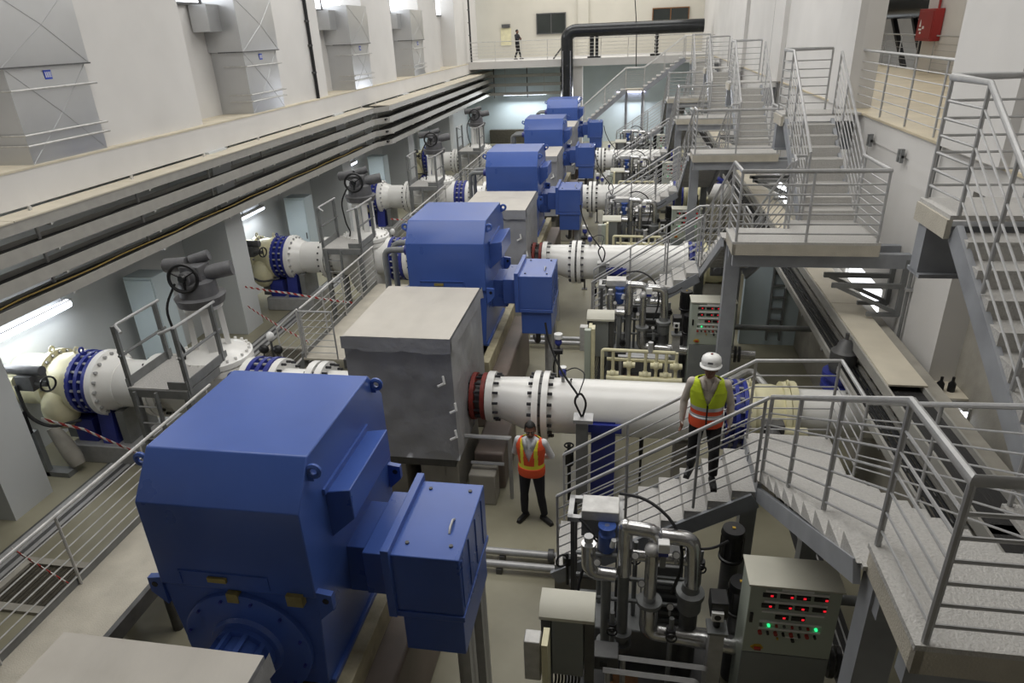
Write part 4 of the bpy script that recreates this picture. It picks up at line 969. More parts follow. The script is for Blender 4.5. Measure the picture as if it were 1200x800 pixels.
# far staircase
FS = thing('steel_staircase', 'pale steel staircase with mid landing crossing the far end of the hall', 'staircase', (0, 40.3, 0))
fy0, fy1 = 40.0, 41.0
def fflight(xa, za, xb, zb, n):
    for i in range(n):
        t = (i + .5) / n; x = xa + (xb - xa) * t; z = za + (zb - za) * (i + 1) / n
        MB().box(x - .16, x + .16, fy0, fy1, z - .04, z).build('tread', M_CHECK, FS)
    for y in (fy0 - .03, fy1): MB().bar((xa, y, za - .05), (xb, y, zb - .05), .05, .22).build('stringer', M_CSTEEL, FS)
fflight(-4.9, .15, -.35, 3.9, 20); fflight(.65, 3.9, 2.75, 5.42, 9)
MB().box(-.35, .65, fy0, fy1, 3.82, 3.92).build('landing_plate', M_DECK, FS)
MB().box(2.75, 4.3, fy0, fy1, 5.34, 5.42).build('landing_plate', M_DECK, FS)
for y in (fy0, fy1): railing(FS, [(-4.9, y, .15), (-.35, y, 3.92), (.65, y, 3.92), (2.75, y, 5.42), (4.2, y, 5.42)], 1.08, 6, [0, .25, .5, .75, 1, 2, 2.5, 3, 3.9], m=M_GALVL)
for x in (-.3, .6): MB().box(x - .06, x + .06, fy0 + .4, fy0 + .52, 0, 3.82).build('column', M_CSTEEL, FS)

# ================================================================== LUBE SKID AND PANELS BETWEEN PUMP AND STAIRS
SK = thing('oil_skid', 'crowded pipe skid with silver lagged pipes and a blue filter, ' + ORD[0], 'pipe skid', (.3, 5.8, 0), 'pipe skids in front of the staircases')
MB().box(-.55, 1.25, 5.15, 6.6, 0, .10).build('base_plate', M_DSTEEL, SK, bevel=.01)
MB().box(-.05, .3, 5.5, 5.8, .10, .13).build('drip_plate', M_BROWN, SK)
MB().box(-.45, .95, 5.95, 6.55, .10, .62).build('oil_tank', M_GREYP, SK, bevel=.02)
for x in (-.50, .02):
    for y in (6.15, 6.5): MB().box(x - .025, x + .025, y - .025, y + .025, .10, 2.06).build('frame_post', M_DSTEEL, SK)
MB().box(-.56, .06, 6.12, 6.18, 2.03, 2.09).box(-.56, .06, 6.47, 6.53, 2.03, 2.09).box(-.56, -.5, 6.12, 6.53, 2.03, 2.09).box(0, .06, 6.12, 6.53, 2.03, 2.09).build('frame_top', M_GALV, SK)
MB().box(-.40, .02, 6.1, 6.4, 2.08, 2.21).build('junction_box', M_GALVL, SK, bevel=.01)
MB().box(-.40, .02, 6.1, 6.12, 1.86, 2.08).build('box_plate', M_GREYP, SK)
fl = MB().lathe((-.11, 6.05, 1.72), (0, 0, 1), [(0, .07), (.03, .095), (.24, .095), (.26, .075), (.31, .075), (.33, .1), (.36, .1)], 20).build('filter_canister', M_BLUE, SK)
MB().cyl((-.11, 6.05, 2.08), (-.11, 6.05, 2.06), .03, n=8).build('filter_stem', M_GALV, fl)
MB().cyl((-.05, 5.955, 1.86), (-.03, 5.95, 1.96), .03, n=8).build('filter_label', M_LABELW, fl)
R1 = .075
pa = MB().tube([(.09, 5.9, 1.55), (.09, 5.9, 2.2)], .085, 14).ell((.09, 5.9, 2.2), .087, 14, 8).build('lagged_riser', M_SILVER, SK)
MB().cyl((.09, 5.9, .35), (.09, 5.9, 1.55), .065, n=12).build('riser_pipe', M_GREYP, SK)
for z in (.45, .62): MB().cyl((.09, 5.9, z), (.09, 5.9, z + .05), .12, n=14).build('flange', M_GREYP, SK)
MB().tube(bend([(-.30, 5.8, 2.02), (-.30, 5.8, 1.62), (.0, 5.8, 1.6)], .14, 5), .08, 14).build('lagged_elbow', M_SILVER, SK)
MB().cyl((-.10, 5.8, .42), (-.10, 5.8, 1.55), .055, n=12).build('riser_pipe', M_GREYP, SK)
MB().cyl((-.10, 5.8, .55), (-.10, 5.8, .60), .10, n=14).build('flange', M_GREYP, SK)
MB().cyl((-.30, 5.8, 2.05), (-.30, 5.8, 2.12), .05, n=12).build('valve_knob', M_GALV, SK)
MB().tube(bend([(.09, 5.9, 2.2), (.42, 5.86, 2.2), (.42, 5.86, 1.95)], .1), .08, 14).build('lagged_tee', M_SILVER, SK)
MB().tube(bend([(.47, 5.85, 2.16), (.80, 5.85, 2.14), (.83, 5.85, 1.5)], .12, 6), .085, 14).build('lagged_elbow', M_SILVER, SK)
MB().cyl((.18, 5.85, 1.86), (.78, 5.85, 1.84), .06, n=14).build('lagged_crossover', M_SILVER, SK)
MB().cyl((.38, 5.78, 1.3), (.38, 5.78, 2.02), .07, n=14).build('lagged_drop', M_SILVER, SK)
MB().ell((.38, 5.78, 2.02), .085, 12, 8).build('dome_cap', M_GALVL, SK)
MB().cyl((.38, 5.78, .95), (.38, 5.78, 1.3), .095, n=16).build('reducer', M_GALV, SK)
MB().cyl((.38, 5.78, 1.26), (.38, 5.78, 1.31), .14, n=16).build('flange', M_GREYP, SK)
MB().tube(bend([(.38, 5.78, 1.25), (.38, 5.78, .84), (1.5, 5.72, .80)], .12, 6), .105, 16).build('lagged_main', M_SILVER, SK)
MB().lathe((.82, 5.85, 1.12), (0, 0, 1), [(0, .09), (.05, .13), (.22, .13), (.24, .155), (.30, .155), (.32, .1), (.40, .085)], 22).build('strainer_pot', M_GREYP, SK)
MB().cyl((.82, 5.85, .1), (.82, 5.85, 1.15), .09, n=12).build('pot_stand', M_DSTEEL, SK)
MB().box(.43, .55, 5.66, 5.76, 2.08, 2.2).build('transmitter_head', M_LABELW, SK, bevel=.01)
MB().box(.44, .54, 5.67, 5.75, 2.03, 2.08).build('transmitter_base', M_BLUED, SK)
MB().box(.46, .52, 5.69, 5.73, 1.86, 2.03).build('transmitter_stem', M_GREYP, SK)
for x, y, z in ((.2, 5.72, 1.98), (.62, 5.7, 2.05), (.6, 5.7, 1.32), (-.2, 5.7, 1.86), (.28, 5.7, 1.62)):
    g = MB().cyl((x, y, z), (x, y - .03, z + .015), .042, n=16).build('pressure_gauge', M_DSTEEL, SK)
    MB().cyl((x, y - .031, z + .016), (x, y - .035, z + .018), .034, n=16).build('dial', M_GALVL, g)
    MB().cyl((x, y + .005, z - .14), (x, y + .005, z), .012, n=6).build('gauge_stem', M_GALV, g)
# cooler plates, small pipes, valves, cables
MB().box(.42, .76, 6.1, 6.5, .62, 1.5).build('plate_cooler', M_DSTEEL, SK, bevel=.01)
for i in range(6): MB().box(.40, .78, 6.07 - .002, 6.1, .68 + .13 * i, .72 + .13 * i).build('cooler_plate', M_GREYP, SK)
for i, (x, y, z0, z1) in enumerate(((-.42, 5.7, .1, 1.4), (-.2, 6.35, .6, 1.9), (.22, 6.2, .6, 1.75), (.95, 6.2, .1, 1.7), (.62, 5.6, .1, 1.25), (-.02, 5.65, .1, 1.2))):
    p_ = MB().cyl((x, y, z0), (x, y, z1), .028, n=8).build('small_pipe', M_GREYP, SK)
    MB().cyl((x, y, z1 - .25), (x, y, z1 - .15), .055, n=10).build('valve_body', M_BOLT, p_)
    MB().torus((x, y - .09, z1 - .2), (0, 1, 0), .055, .01, 14, 5).cyl((x, y, z1 - .2), (x, y - .09, z1 - .2), .012, n=6).build('hand_wheel', M_BLACK, p_)
for z in (1.05, 1.38, 1.7):
    MB().cyl((-.45, 6.0, z), (.9, 5.98, z), .025, n=8).build('cross_pipe', M_GREYP, SK)
MB().tube(bend([(.02, 6.3, 2.33), (.3, 6.1, 2.45), (.62, 5.9, 2.3), (.72, 5.75, 1.9), (.6, 5.7, 1.5)], .2), .018, 6).build('cable', M_CABLE, SK)
MB().tube(bend([(-.42, 6.1, 2.1), (-.2, 5.95, 1.95), (-.38, 5.8, 1.6), (-.42, 5.7, 1.35), (-.3, 5.65, 1.0)], .15), .018, 6).build('cable', M_CABLE, SK)
MB().tube(bend([(.7, 5.9, 1.95), (1.0, 5.8, 2.08), (1.15, 5.8, 2.2)], .1), .014, 6).build('cable', M_CABLE, SK)
# electric pumps at the right of the skid
for (x, y, zt) in ((1.30, 6.35, 1.92), (1.36, 5.92, 1.55)):
    pm = MB().lathe((x, y, zt - .42), (0, 0, 1), [(0, .14), (.03, .14), (.04, .125), (.33, .125), (.35, .135), (.42, .12)], 20).build('black_motor', M_BLACK, SK)
    MB().box(x - .015, x + .02, y - .01, y + .02, zt, zt + .012).build('motor_label', M_YEL, pm)
    for i in range(8):
        a = i * math.pi / 4; MB().box(x + .125 * math.cos(a) - .008, x + .125 * math.cos(a) + .008, y + .125 * math.sin(a) - .008, y + .125 * math.sin(a) + .008, zt - .36, zt - .1).build('fin', M_BLACK, pm)
    MB().cyl((x, y, .1), (x, y, zt - .42), .10, n=14).build('pump_column', M_DSTEEL, SK)
# grey post with small motorised head
MB().box(1.0, 1.15, 5.42, 5.56, 0, 1.28).build('square_post', M_GALV, SK)
MB().box(.97, 1.18, 5.39, 5.59, 1.28, 1.31).build('post_cap', M_GREYP, SK)
hd = MB().cyl((1.07, 5.5, 1.31), (1.07, 5.5, 1.46), .04, n=10).box(.99, 1.17, 5.46, 5.68, 1.46, 1.66).build('dark_head', M_BLACK, SK, bevel=.02)
MB().box(1.0, 1.12, 5.42, 5.46, 1.45, 1.56).build('white_face', M_LABELW, SK)
MB().cyl((1.06, 5.42, 1.505), (1.06, 5.415, 1.505), .035, n=12).build('dark_lens', M_BLACK, SK)
# square tube rails in front
for (y, z, xa, xb) in ((5.35, .86, .06, .98), (5.12, .92, -.1, .86)):
    MB().tube(bend([(xa, y, z), (xb, y, z - .02), (xb + .02, y, .1)], .03), .035, 4).build('front_rail', M_GALV, SK)
    MB().cyl((xa + .05, y, .0), (xa + .05, y, z), .03, n=8).build('rail_leg', M_GALV, SK)
MB().box(-.22, .06, 5.28, 5.5, .72, .92).build('terminal_tray', M_DSTEEL, SK, bevel=.01)
MB().box(-.14, -.06, 5.27, 5.29, .78, .86).build('tray_plate', M_BOLT, SK)
# pipe leaving to the right below the panel
MB().cyl((1.45, 5.72, .80), (2.7, 5.62, .80), .09, n=14).build('outlet_pipe', M_SILVER, SK)
for x in (2.28, 2.36): MB().cyl((x, 5.65, .80), (x + .05, 5.645, .80), .17, n=16).build('outlet_flange', M_BOLT, SK)
MB().cyl((2.1, 6.15, 1.2), (3.9, 6.15, 1.2), .06, n=12).build('outlet_pipe', M_GREYP, SK)

# small valve on the floor pipes
FP = thing('floor_pipes', 'two grey floor pipes ending at a small hand wheel valve, ' + ORD[0], 'pipe', (-1.3, 7.5, 0), 'floor pipe pairs')
for y, xe_ in ((7.62, -.9), (7.36, -.72)):
    MB().cyl((-2.3, y, .13), (xe_, y, .13), .055, n=12).build('pipe', M_GALV, FP)
    MB().box(-1.7, -1.62, y - .07, y + .07, 0, .09).build('pipe_rest', M_DSTEEL, FP)
MB().cyl((-.98, 7.62, .13), (-.90, 7.62, .13), .095, n=14).build('flange', M_DSTEEL, FP)
MB().tube(bend([(-.92, 7.62, .13), (-.7, 7.62, .2), (-.6, 7.3, .45), (-.55, 6.7, .5)], .1), .045, 10).build('pipe', M_GALV, FP)
MB().cyl((-.62, 6.72, .5), (-.62, 6.72, 1.02), .02, n=8).cyl((-.62, 6.72, .85), (-.62, 6.72, .97), .06, n=10).build('valve', M_BLACK, FP)
MB().torus((-.68, 6.64, .96), (.7, -1, .2), .08, .014, 18, 6).build('hand_wheel', M_BLACK, FP)

# junction cabinet on a strut frame
JB = thing('junction_cabinet', 'grey junction cabinet with beige hood on two dark struts, ' + ORD[0], 'cabinet', (-.46, 5.05, 0), 'junction cabinets by the skids')
MB().box(-.62, -.30, 4.97, 5.12, 0.96, 1.80).build('door', M_CABDOOR, JB, bevel=.006)
MB().prism([(4.92, 1.77), (4.92, 1.81), (5.02, 1.90), (5.22, 1.90), (5.22, 1.77)], 'x', -.74, -.19).build('hood', M_CABTOP, JB)
MB().box(-.72, -.2, 5.12, 5.2, 0.94, 1.79).build('back_panel', M_CABDOOR, JB)
for x in (-.73, -.29): MB().box(x, x + .10, 4.98, 5.10, 0, 1.78).build('strut', M_DSTEEL, JB)
for i in range(8):
    x = -.60 + .035 * i
    MB().tube(bend([(x, 5.03, .98), (x + .015, 5.02, .82), (x - .04, 5.0, .6), (x - .16, 5.02, .35), (x - .2, 5.04, .0)], .1), .013, 5).build('cable', M_CABLE, JB)
LB = thing('small_junction_box', 'small pale box on a cream post beside the junction cabinet, ' + ORD[0], 'junction box', (-.72, 4.75, 0), 'small boxes beside the junction cabinets')
MB().box(-.86, -.70, 4.66, 4.82, 1.22, 1.74).build('box', M_GALVL, LB, bevel=.01)
MB().box(-.68, -.62, 4.62, 4.84, .0, 1.76).build('post', M_CREAMV, LB)
# control panel with displays
CPN = thing('control_panel', 'grey-green control cabinet with rows of displays, lamps and buttons, ' + ORD[0], 'cabinet', (1.75, 5.55, 0), 'control cabinets by the skids')
cx0, cx1, cyf, cyb, czt = 1.33, 2.19, 5.38, 5.78, 2.03
MB().box(cx0, cx1, cyf + .02, cyb, .08, czt).build('body', M_GREYCAB, CPN, bevel=.008)
MB().box(cx0, cx1, cyf, cyf + .025, 1.12, czt - .02).build('door', M_GREYCAB, CPN, bevel=.006)
MB().box(cx0, cx1, cyf, cyf + .025, .1, 1.11).build('lower_panel', M_CABDOOR, CPN, bevel=.006)
MB().box(cx0 + .02, cx1 - .02, cyf + .03, cyb - .02, 0, .08).build('base', M_DSTEEL, CPN)
MB().box(cx0 - .02, cx1 + .02, cyf - .02, cyb + .01, czt, czt + .02).build('roof', M_CABTOP, CPN)
W_ = cx1 - cx0
def at(u, v): return cx0 + W_ * u, czt - .93 * v
for v, a, b in ((.06, .17, .86), (.205, .17, .86), (.35, .16, .85), (.495, .15, .84), (.595, .15, .84)):
    (xa, z) = at(a, v); xb = at(b, v)[0]
    MB().box(xa, xb, cyf - .012, cyf, z - .012, z + .012).build('label_strip', M_LABELW, CPN)
xa, z = at(.52, .025); MB().box(xa - .15, xa + .15, cyf - .006, cyf, z - .03, z + .02).box(xa - .06, xa + .06, cyf - .006, cyf, z + .02, z + .035).build('title_plate', M_LABELW, CPN)
for v, us in ((.115, (.22, .41, .59, .78)), (.265, (.22, .41, .59, .78)), (.415, (.39, .57))):
    for i, u in enumerate(us):
        x, z = at(u, v)
        d_ = MB().box(x - .065, x + .065, cyf - .014, cyf, z - .024, z + .024).build('display', M_BLACK, CPN)
        xd = x + (.02, .045, .01, .05)[i % 4]
        MB().box(xd - .013, xd + .013, cyf - .017, cyf - .013, z - .011, z + .011).build('digits', M_LEDR, d_)
for i in range(8):
    x, z = at(.17 + .088 * i, .545)
    on = i in (1, 7)
    MB().cyl((x, cyf, z), (x, cyf - .02, z), .015, n=12).build('indicator_lamp', M_LEDG if on else (M_REDB if i in (2, 4, 6) else M_DSTEEL), CPN)
    x, z = at(.17 + .088 * i, .65)
    MB().cyl((x, cyf, z), (x, cyf - .035, z), .020 if i % 2 == 0 else .014, n=12).build('push_button', M_REDB if i % 2 == 0 else M_BLACK, CPN)
x, z = at(.55, .73); MB().box(x - .07, x + .05, cyf - .006, cyf, z + .02, z + .035).build('label_strip', M_LABELW, CPN)
MB().cyl((x, cyf, z), (x, cyf - .03, z), .018, n=10).build('selector', M_BLACK, CPN)
x, z = at(.38, .73); MB().cyl((x, cyf, z), (x, cyf - .02, z), .012, n=8).build('selector', M_YEL, CPN)
x, z = at(.17, .89); MB().prism([(x - .07, z), (x - .03, z + .035), (x + .03, z + .04), (x + .06, z), (x + .03, z - .035), (x - .03, z - .04)], 'y', cyf - .012, cyf).build('main_switch_plate', M_YEL, CPN)
MB().box(x - .035, x + .03, cyf - .04, cyf - .01, z - .012, z + .012).build('main_switch', M_REDB, CPN)
x, z = at(.05, .45); MB().box(x - .015, x + .015, cyf - .02, cyf, z - .06, z + .06).build('door_handle', M_BLACK, CPN)
for k in range(1, 5):
    o = (0, PITCH * k, 0)
    copy_tree(SK, o, 'crowded pipe skid with silver lagged pipes and a blue filter, ' + ORD[k])
    copy_tree(JB, o, 'grey junction cabinet with beige hood on two dark struts, ' + ORD[k])
    copy_tree(CPN, o, 'grey-green control cabinet with rows of displays, lamps and buttons, ' + ORD[k])
    if k < 4:
        copy_tree(FP, o, 'two grey floor pipes ending at a small hand wheel valve, ' + ORD[k])
        copy_tree(LB, o, 'small pale box on a cream post beside the junction cabinet, ' + ORD[k])

# white seal-water pipe rack behind the discharge pipe
WR = thing('seal_water_rack', 'cream rack of small pipes behind the white pipe, ' + ORD[0], 'pipe rack', (.3, 11.6, 0), 'cream pipe racks')
yw = 11.55
MB().tube(bend([(-.38, yw, .0), (-.38, yw, 1.62), (.95, yw, 1.60)], .05), .035, 8).build('top_pipe', M_CREAMV, WR)
MB().cyl((-.3, yw + .1, 1.38), (1.0, yw + .1, 1.36), .035, n=8).build('mid_pipe', M_CREAMV, WR)
MB().cyl((-.3, yw - .05, 1.05), (1.1, yw - .05, 1.04), .06, n=10).build('low_pipe', M_CREAMV, WR)
for i, x in enumerate((-.18, .12, .42, .62, .8, .98)):
    q_ = MB().cyl((x, yw, 0 if i % 2 else .9), (x, yw, 1.6), .03, n=8).build('riser', M_CREAMV, WR)
    MB().ell((x, yw, 1.12 + .2 * (i % 2)), (.075, .075, .09), 10, 7).build('valve_body', M_CREAMV, q_)
    MB().cyl((x - .11, yw, 1.12 + .2 * (i % 2)), (x + .11, yw, 1.12 + .2 * (i % 2)), .055, n=10).build('valve_flange', M_CREAMV, q_)
for x in (-.05, .35, .75):
    MB().lathe((x, yw - .12, .62), (0, 0, 1), [(0, .08), (.3, .09), (.34, .06), (.4, .05)], 14).build('filter_pot', M_CREAMV, WR)
MB().box(-.45, 1.15, yw - .3, yw + .25, .0, .62).build('rack_base', M_CONC, WR)
MB().cyl((.5, yw, 1.6), (.5, yw, 1.8), .05, n=10).build('vent', M_GALV, WR)
PS = thing('sign_plate', 'pale upright plate on the floor left of the cream pipe rack, ' + ORD[0], 'plate', (-.64, 11.9, 0), 'pale upright plates')
MB().box(-.74, -.62, 11.86, 11.98, 0, 1.86).build('channel', M_GREYCAB, PS)
MB().box(-.60, -.54, 11.80, 12.0, 0, 1.92).build('plate', M_CREAMV, PS)
IS = thing('instrument_stand', 'thin floor stand with blue pressure transmitter and dangling cable, ' + ORD[0], 'instrument', (-1.2, 11.5, 0), 'instrument stands on the pump floor')
MB().cyl((-1.2, 11.5, 0), (-1.2, 11.5, 1.82), .025, n=8).build('pole', M_DSTEEL, IS)
MB().box(-1.28, -1.12, 11.42, 11.58, 0, .02).build('foot', M_DSTEEL, IS)
MB().ell((-1.2, 11.47, 1.78), (.07, .07, .08), 10, 7).build('transmitter', M_BLUED, IS)
MB().cyl((-1.2, 11.47, 1.86), (-1.2, 11.47, 1.95), .08, n=12).build('transmitter_cap', M_LABELW, IS)
MB().cyl((-1.3, 11.45, 1.6), (-1.12, 11.45, 1.6), .06, n=10).build('manifold', M_BLACK, IS)
MB().tube(bend([(-1.22, 11.45, 1.6), (-1.32, 11.4, 1.2), (-1.15, 11.4, .9), (-1.05, 11.0, .9), (-.95, 10.6, 1.4), (-.8, 9.6, 2.0)], .25), .016, 6).build('cable', M_CABLE, IS)
IL = thing('instrument_stand', 'dark manifold stand with cables beside the left walkway, ' + ORD[0], 'instrument', (-6.9, 12.2, 0), 'manifold stands left of the pumps')
MB().cyl((-6.95, 11.3, 0), (-6.95, 11.3, 1.75), .025, n=8).build('pole', M_DSTEEL, IL)
MB().ell((-6.93, 11.28, 1.78), (.08, .08, .1), 10, 7).build('transmitter', M_LABELW, IL)
for dx in (-.16, .14): MB().ell((-6.95 + dx, 11.26, 1.5), (.11, .08, .1), 10, 7).build('gauge_block', M_BLACK, IL)
MB().tube(bend([(-7.1, 11.25, 1.45), (-7.25, 11.25, 1.0), (-7.0, 11.25, .7), (-6.7, 11.2, 1.1), (-6.85, 11.25, 1.45)], .2), .014, 6).build('cable', M_CABLE, IL)
for k in range(1, 3):
    o = (0, PITCH * k, 0)
    copy_tree(WR, o, 'cream rack of small pipes behind the white pipe, ' + ORD[k])
    copy_tree(PS, o, 'pale upright plate on the floor left of the cream pipe rack, ' + ORD[k])
    copy_tree(IS, o, 'thin floor stand with blue pressure transmitter and dangling cable, ' + ORD[k])
    copy_tree(IL, o, 'dark manifold stand with cables beside the left walkway, ' + ORD[k])

# barrier tapes
def tapeline(pts, lab):
    P = [V(p) for p in pts]; mb = MB(); out = []
    for i in range(len(P) - 1):
        for j in range(8):
            t = j / 8; p = P[i].lerp(P[i + 1], t); p.z -= .25 * t * (1 - t) * (P[i + 1] - P[i]).length * .12; out.append(p)
    out.append(P[-1])
    for i in range(len(out) - 1): mb.bar(out[i], out[i + 1], .008, .05)
    tag(mb.build('barrier_tape', M_TAPE), lab, 'tape', 'red and white barrier tapes')
tapeline([(-10.2, 8.85, 1.15), (-9.4, 8.85, .98), (-8.0, 8.5, .75)], 'red and white tape sagging in front of the nearest cream end valve')
tapeline([(-9.88, 15.4, 1.25), (-8.4, 15.0, 1.25), (-6.6, 14.6, 1.2)], 'upper red and white tape between second column and walkway')
tapeline([(-9.88, 15.3, .75), (-8.6, 14.3, .72), (-7.2, 13.3, .70)], 'lower red and white tape between second column and walkway')
tapeline([(-8.8, 6.45, .45), (-7.0, 5.85, .3)], 'red and white tape across the nearest floor grating')
tapeline([(-8.3, 22.6, 1.2), (-6.6, 22.3, 1.2)], 'red and white tape before the third gate valve')

# ================================================================== PEOPLE
def eloft(mb, rings, n=20):
    """rings: (centre, rx, ry) ellipses in the horizontal plane, stacked upward, closed at both ends"""
    vs = []
    for c, rx, ry in rings:
        vs += [(c[0] + rx * math.cos(2 * math.pi * i / n), c[1] + ry * math.sin(2 * math.pi * i / n), c[2]) for i in range(n)]
    m = len(rings)
    fs = [(k * n + i, k * n + (i + 1) % n, (k + 1) * n + (i + 1) % n, (k + 1) * n + i) for k in range(m - 1) for i in range(n)]
    fs += [tuple(range(n))[::-1], tuple(range((m - 1) * n, m * n))]
    return mb.add(vs, fs, True)
TORSO = [(.84, .160, .115), (.90, .170, .122), (.97, .168, .122), (1.06, .162, .118), (1.15, .172, .122), (1.25, .188, .126), (1.33, .196, .120), (1.39, .186, .100), (1.43, .150, .084), (1.46, .085, .070)]
def torso_at(z):
    for (z0, a0, b0), (z1, a1, b1) in zip(TORSO, TORSO[1:]):
        if z <= z1: t = (z - z0) / (z1 - z0); return a0 + (a1 - a0) * t, b0 + (b1 - b0) * t
    return TORSO[-1][1:]
def hand(mb, wrist, d, side, curl, segs):
    """palm, four fingers and a thumb; d = direction of the forearm, side = direction of the thumb"""
    d = V(d).normalized(); s_ = (V(side) - d * V(side).dot(d)).normalized(); nrm = d.cross(s_)
    w0 = V(wrist); p1 = w0 + d * .085
    for k in (-1.2, -.4, .4, 1.2):
        mb.tube([w0 + s_ * .018 * k * .8, w0 + d * .045 + s_ * .019 * k, p1 + s_ * .021 * k], [.016, .0165, .0125], 8)
    for k, L in ((1.5, .066), (.5, .076), (-.5, .070), (-1.5, .056)):
        b = p1 + s_ * .0195 * k - d * .006
        q1 = b + (d + nrm * curl * .35) .normalized() * L * .5; q2 = q1 + (d * .75 + nrm * curl).normalized() * L * .35; q3 = q2 + (d * .3 + nrm * curl * 1.3).normalized() * L * .25
        mb.tube([b, q1, q2, q3], [.0095, .009, .0082, .0065], 8)
    t0 = w0 + d * .022 + s_ * .022; t1 = t0 + (s_ + d * .9).normalized() * .035; t2 = t1 + (d + s_ * .25 + nrm * curl * .3).normalized() * .03
    mb.tube([t0, t1, t2], [.013, .011, .008], 8)
    segs.append((w0, p1 + d * .06, .03, 'skin'))
def person(name_label, J, vest, hair=True, helmet=False, mats=None, vox=.007, yaw_head=0.0, tilt=0.0, hscale=1.0):
    t = thing('person', name_label, 'person', (0, 0, 0))
    mb = MB(); segs = []
    ox, oy, oz = J.get('shift', (0, 0, 0)); O = V((ox, oy, oz))
    eloft(mb, [((ox, oy, z + oz), a, b) for z, a, b in TORSO])
    segs.append((O + V((0, 0, .97)), O + V((0, 0, 1.40)), .15, 'shirt'))
    segs.append((O + V((-.09, 0, .88)), O + V((.09, 0, .88)), .12, 'pants'))
    # neck and head
    hd = O + V((0, -.015, 1.595)); Rh = Matrix.Rotation(yaw_head, 3, 'Z') @ Matrix.Rotation(tilt, 3, 'X')
    def h(p): return hd + Rh @ V(p)
    mb.tube([O + V((0, .005, 1.42)), O + V((0, 0, 1.49)), h((0, .01, -.05))], [.066, .058, .056], 14)
    mb.ell(h((0, .008, .03)), (.076, .096, .098), 18, 12, Rh); mb.ell(h((0, -.012, -.035)), (.062, .074, .082), 16, 10, Rh)
    mb.ell(h((0, -.045, -.085)), (.036, .036, .028), 12, 8, Rh)
    mb.tube([h((0, -.084, .022)), h((0, -.104, -.018)), h((0, -.092, -.03))], [.009, .015, .012], 8)
    mb.ell(h((0, -.078, .028)), (.056, .016, .012), 12, 6, Rh)
    mb.ell(h((0, -.082, -.055)), (.026, .012, .008), 10, 6, Rh)
    for s_ in (-1, 1): mb.ell(h((s_ * .077, .012, -.008)), (.010, .022, .034), 10, 8, Rh)
    segs.append((h((0, 0, -.06)), h((0, 0, .05)), .09, 'skin')); segs.append((O + V((0, 0, 1.45)), O + V((0, 0, 1.5)), .045, 'skin'))
    for s_, k in ((-1, 'R'), (1, 'L')):
        sh, el, wr = V(J['sh' + k]), V(J['el' + k]), V(J['wr' + k])
        m1 = sh.lerp(el, .45); m2 = el.lerp(wr, .3)
        mb.tube([sh + V((-s_ * .03, 0, .0)), sh.lerp(el, .1), m1, el, m2, wr], [.058, .062, .056, .046, .046, .032], 14)
        mb.ell(sh, .064)
        segs.append((sh, el, .055, 'shirt')); segs.append((el, wr, .042, 'shirt' if not J.get('short') else 'skin'))
        hand(mb, wr, J.get('hd' + k, wr - el), J['th' + k], J.get('curl', .5), segs)
        hp, kn, an = V(J['hp' + k]), V(J['kn' + k]), V(J['an' + k]); toe = V(J['toe' + k])
        mb.tube([hp + V((0, 0, .05)), hp.lerp(kn, .15), hp.lerp(kn, .55), kn, kn.lerp(an, .3), an + V((0, 0, .03))], [.088, .096, .080, .062, .064, .052], 16)
        segs.append((hp, kn, .08, 'pants')); segs.append((kn, an + V((0, 0, .02)), .06, 'pants'))
        ft = an - V((0, 0, .045)); fd = (toe - an); fd.z = 0; fd.normalize()
        mb.tube([ft - fd * .075, ft - fd * .02, ft + fd * .08, ft + fd * .15, ft + fd * .19], [.036, .044, .042, .038, .022], 12)
        mb.bar(ft - fd * .08 - V((0, 0, .028)), ft + fd * .18 - V((0, 0, .028)), .075, .026)
        segs.append((ft - fd * .06, ft + fd * .17, .045, 'shoe'))
    o = mb.build('raw_body', M_SKIN, t)
    md = o.modifiers.new('remesh', 'REMESH'); md.mode = 'VOXEL'; md.voxel_size = vox; md.use_smooth_shade = True
    m2 = o.modifiers.new('smooth', 'SMOOTH'); m2.iterations = 3; m2.factor = .5
    dg = bpy.context.evaluated_depsgraph_get()
    me = bpy.data.meshes.new_from_object(o.evaluated_get(dg))
    me.name = 'body'
    for c in list(me.materials): pass
    me.materials.clear()
    mm = dict(skin=M_SKIN, shirt=M_SHIRT, pants=M_PANTS, shoe=M_SHOE); mm.update(mats or {})
    keys = ['skin', 'shirt', 'pants', 'shoe']
    for k in keys: me.materials.append(mm[k])
    idx = []
    for p in me.polygons:
        c = p.center; best = None
        for a, b, r, k in segs:
            ab = b - a; tt = max(0, min(1, (c - a).dot(ab) / ab.length_squared)); d_ = (c - (a + ab * tt)).length - r
            if best is None or d_ < best[0]: best = (d_, k)
        idx.append(keys.index(best[1]))
    me.polygons.foreach_set('material_index', idx); me.polygons.foreach_set('use_smooth', [True] * len(idx)); me.update()
    o.modifiers.clear(); o.data = me; o.name = 'body'
    # eyes, hair or helmet
    e = MB()
    for s_ in (-1, 1): e.ell(h((s_ * .030, -.083, .008)), (.013, .008, .007), 10, 6, Rh)
    e.build('eyes', M_EYE, t)
    e = MB()
    for s_ in (-1, 1): e.ell(h((s_ * .030, -.0905, .008)), (.006, .003, .006), 8, 6, Rh); e.bar(h((s_ * .014, -.090, .026)), h((s_ * .048, -.084, .027)), .008, .006)
    e.build('pupils_and_brows', M_HAIR, t)
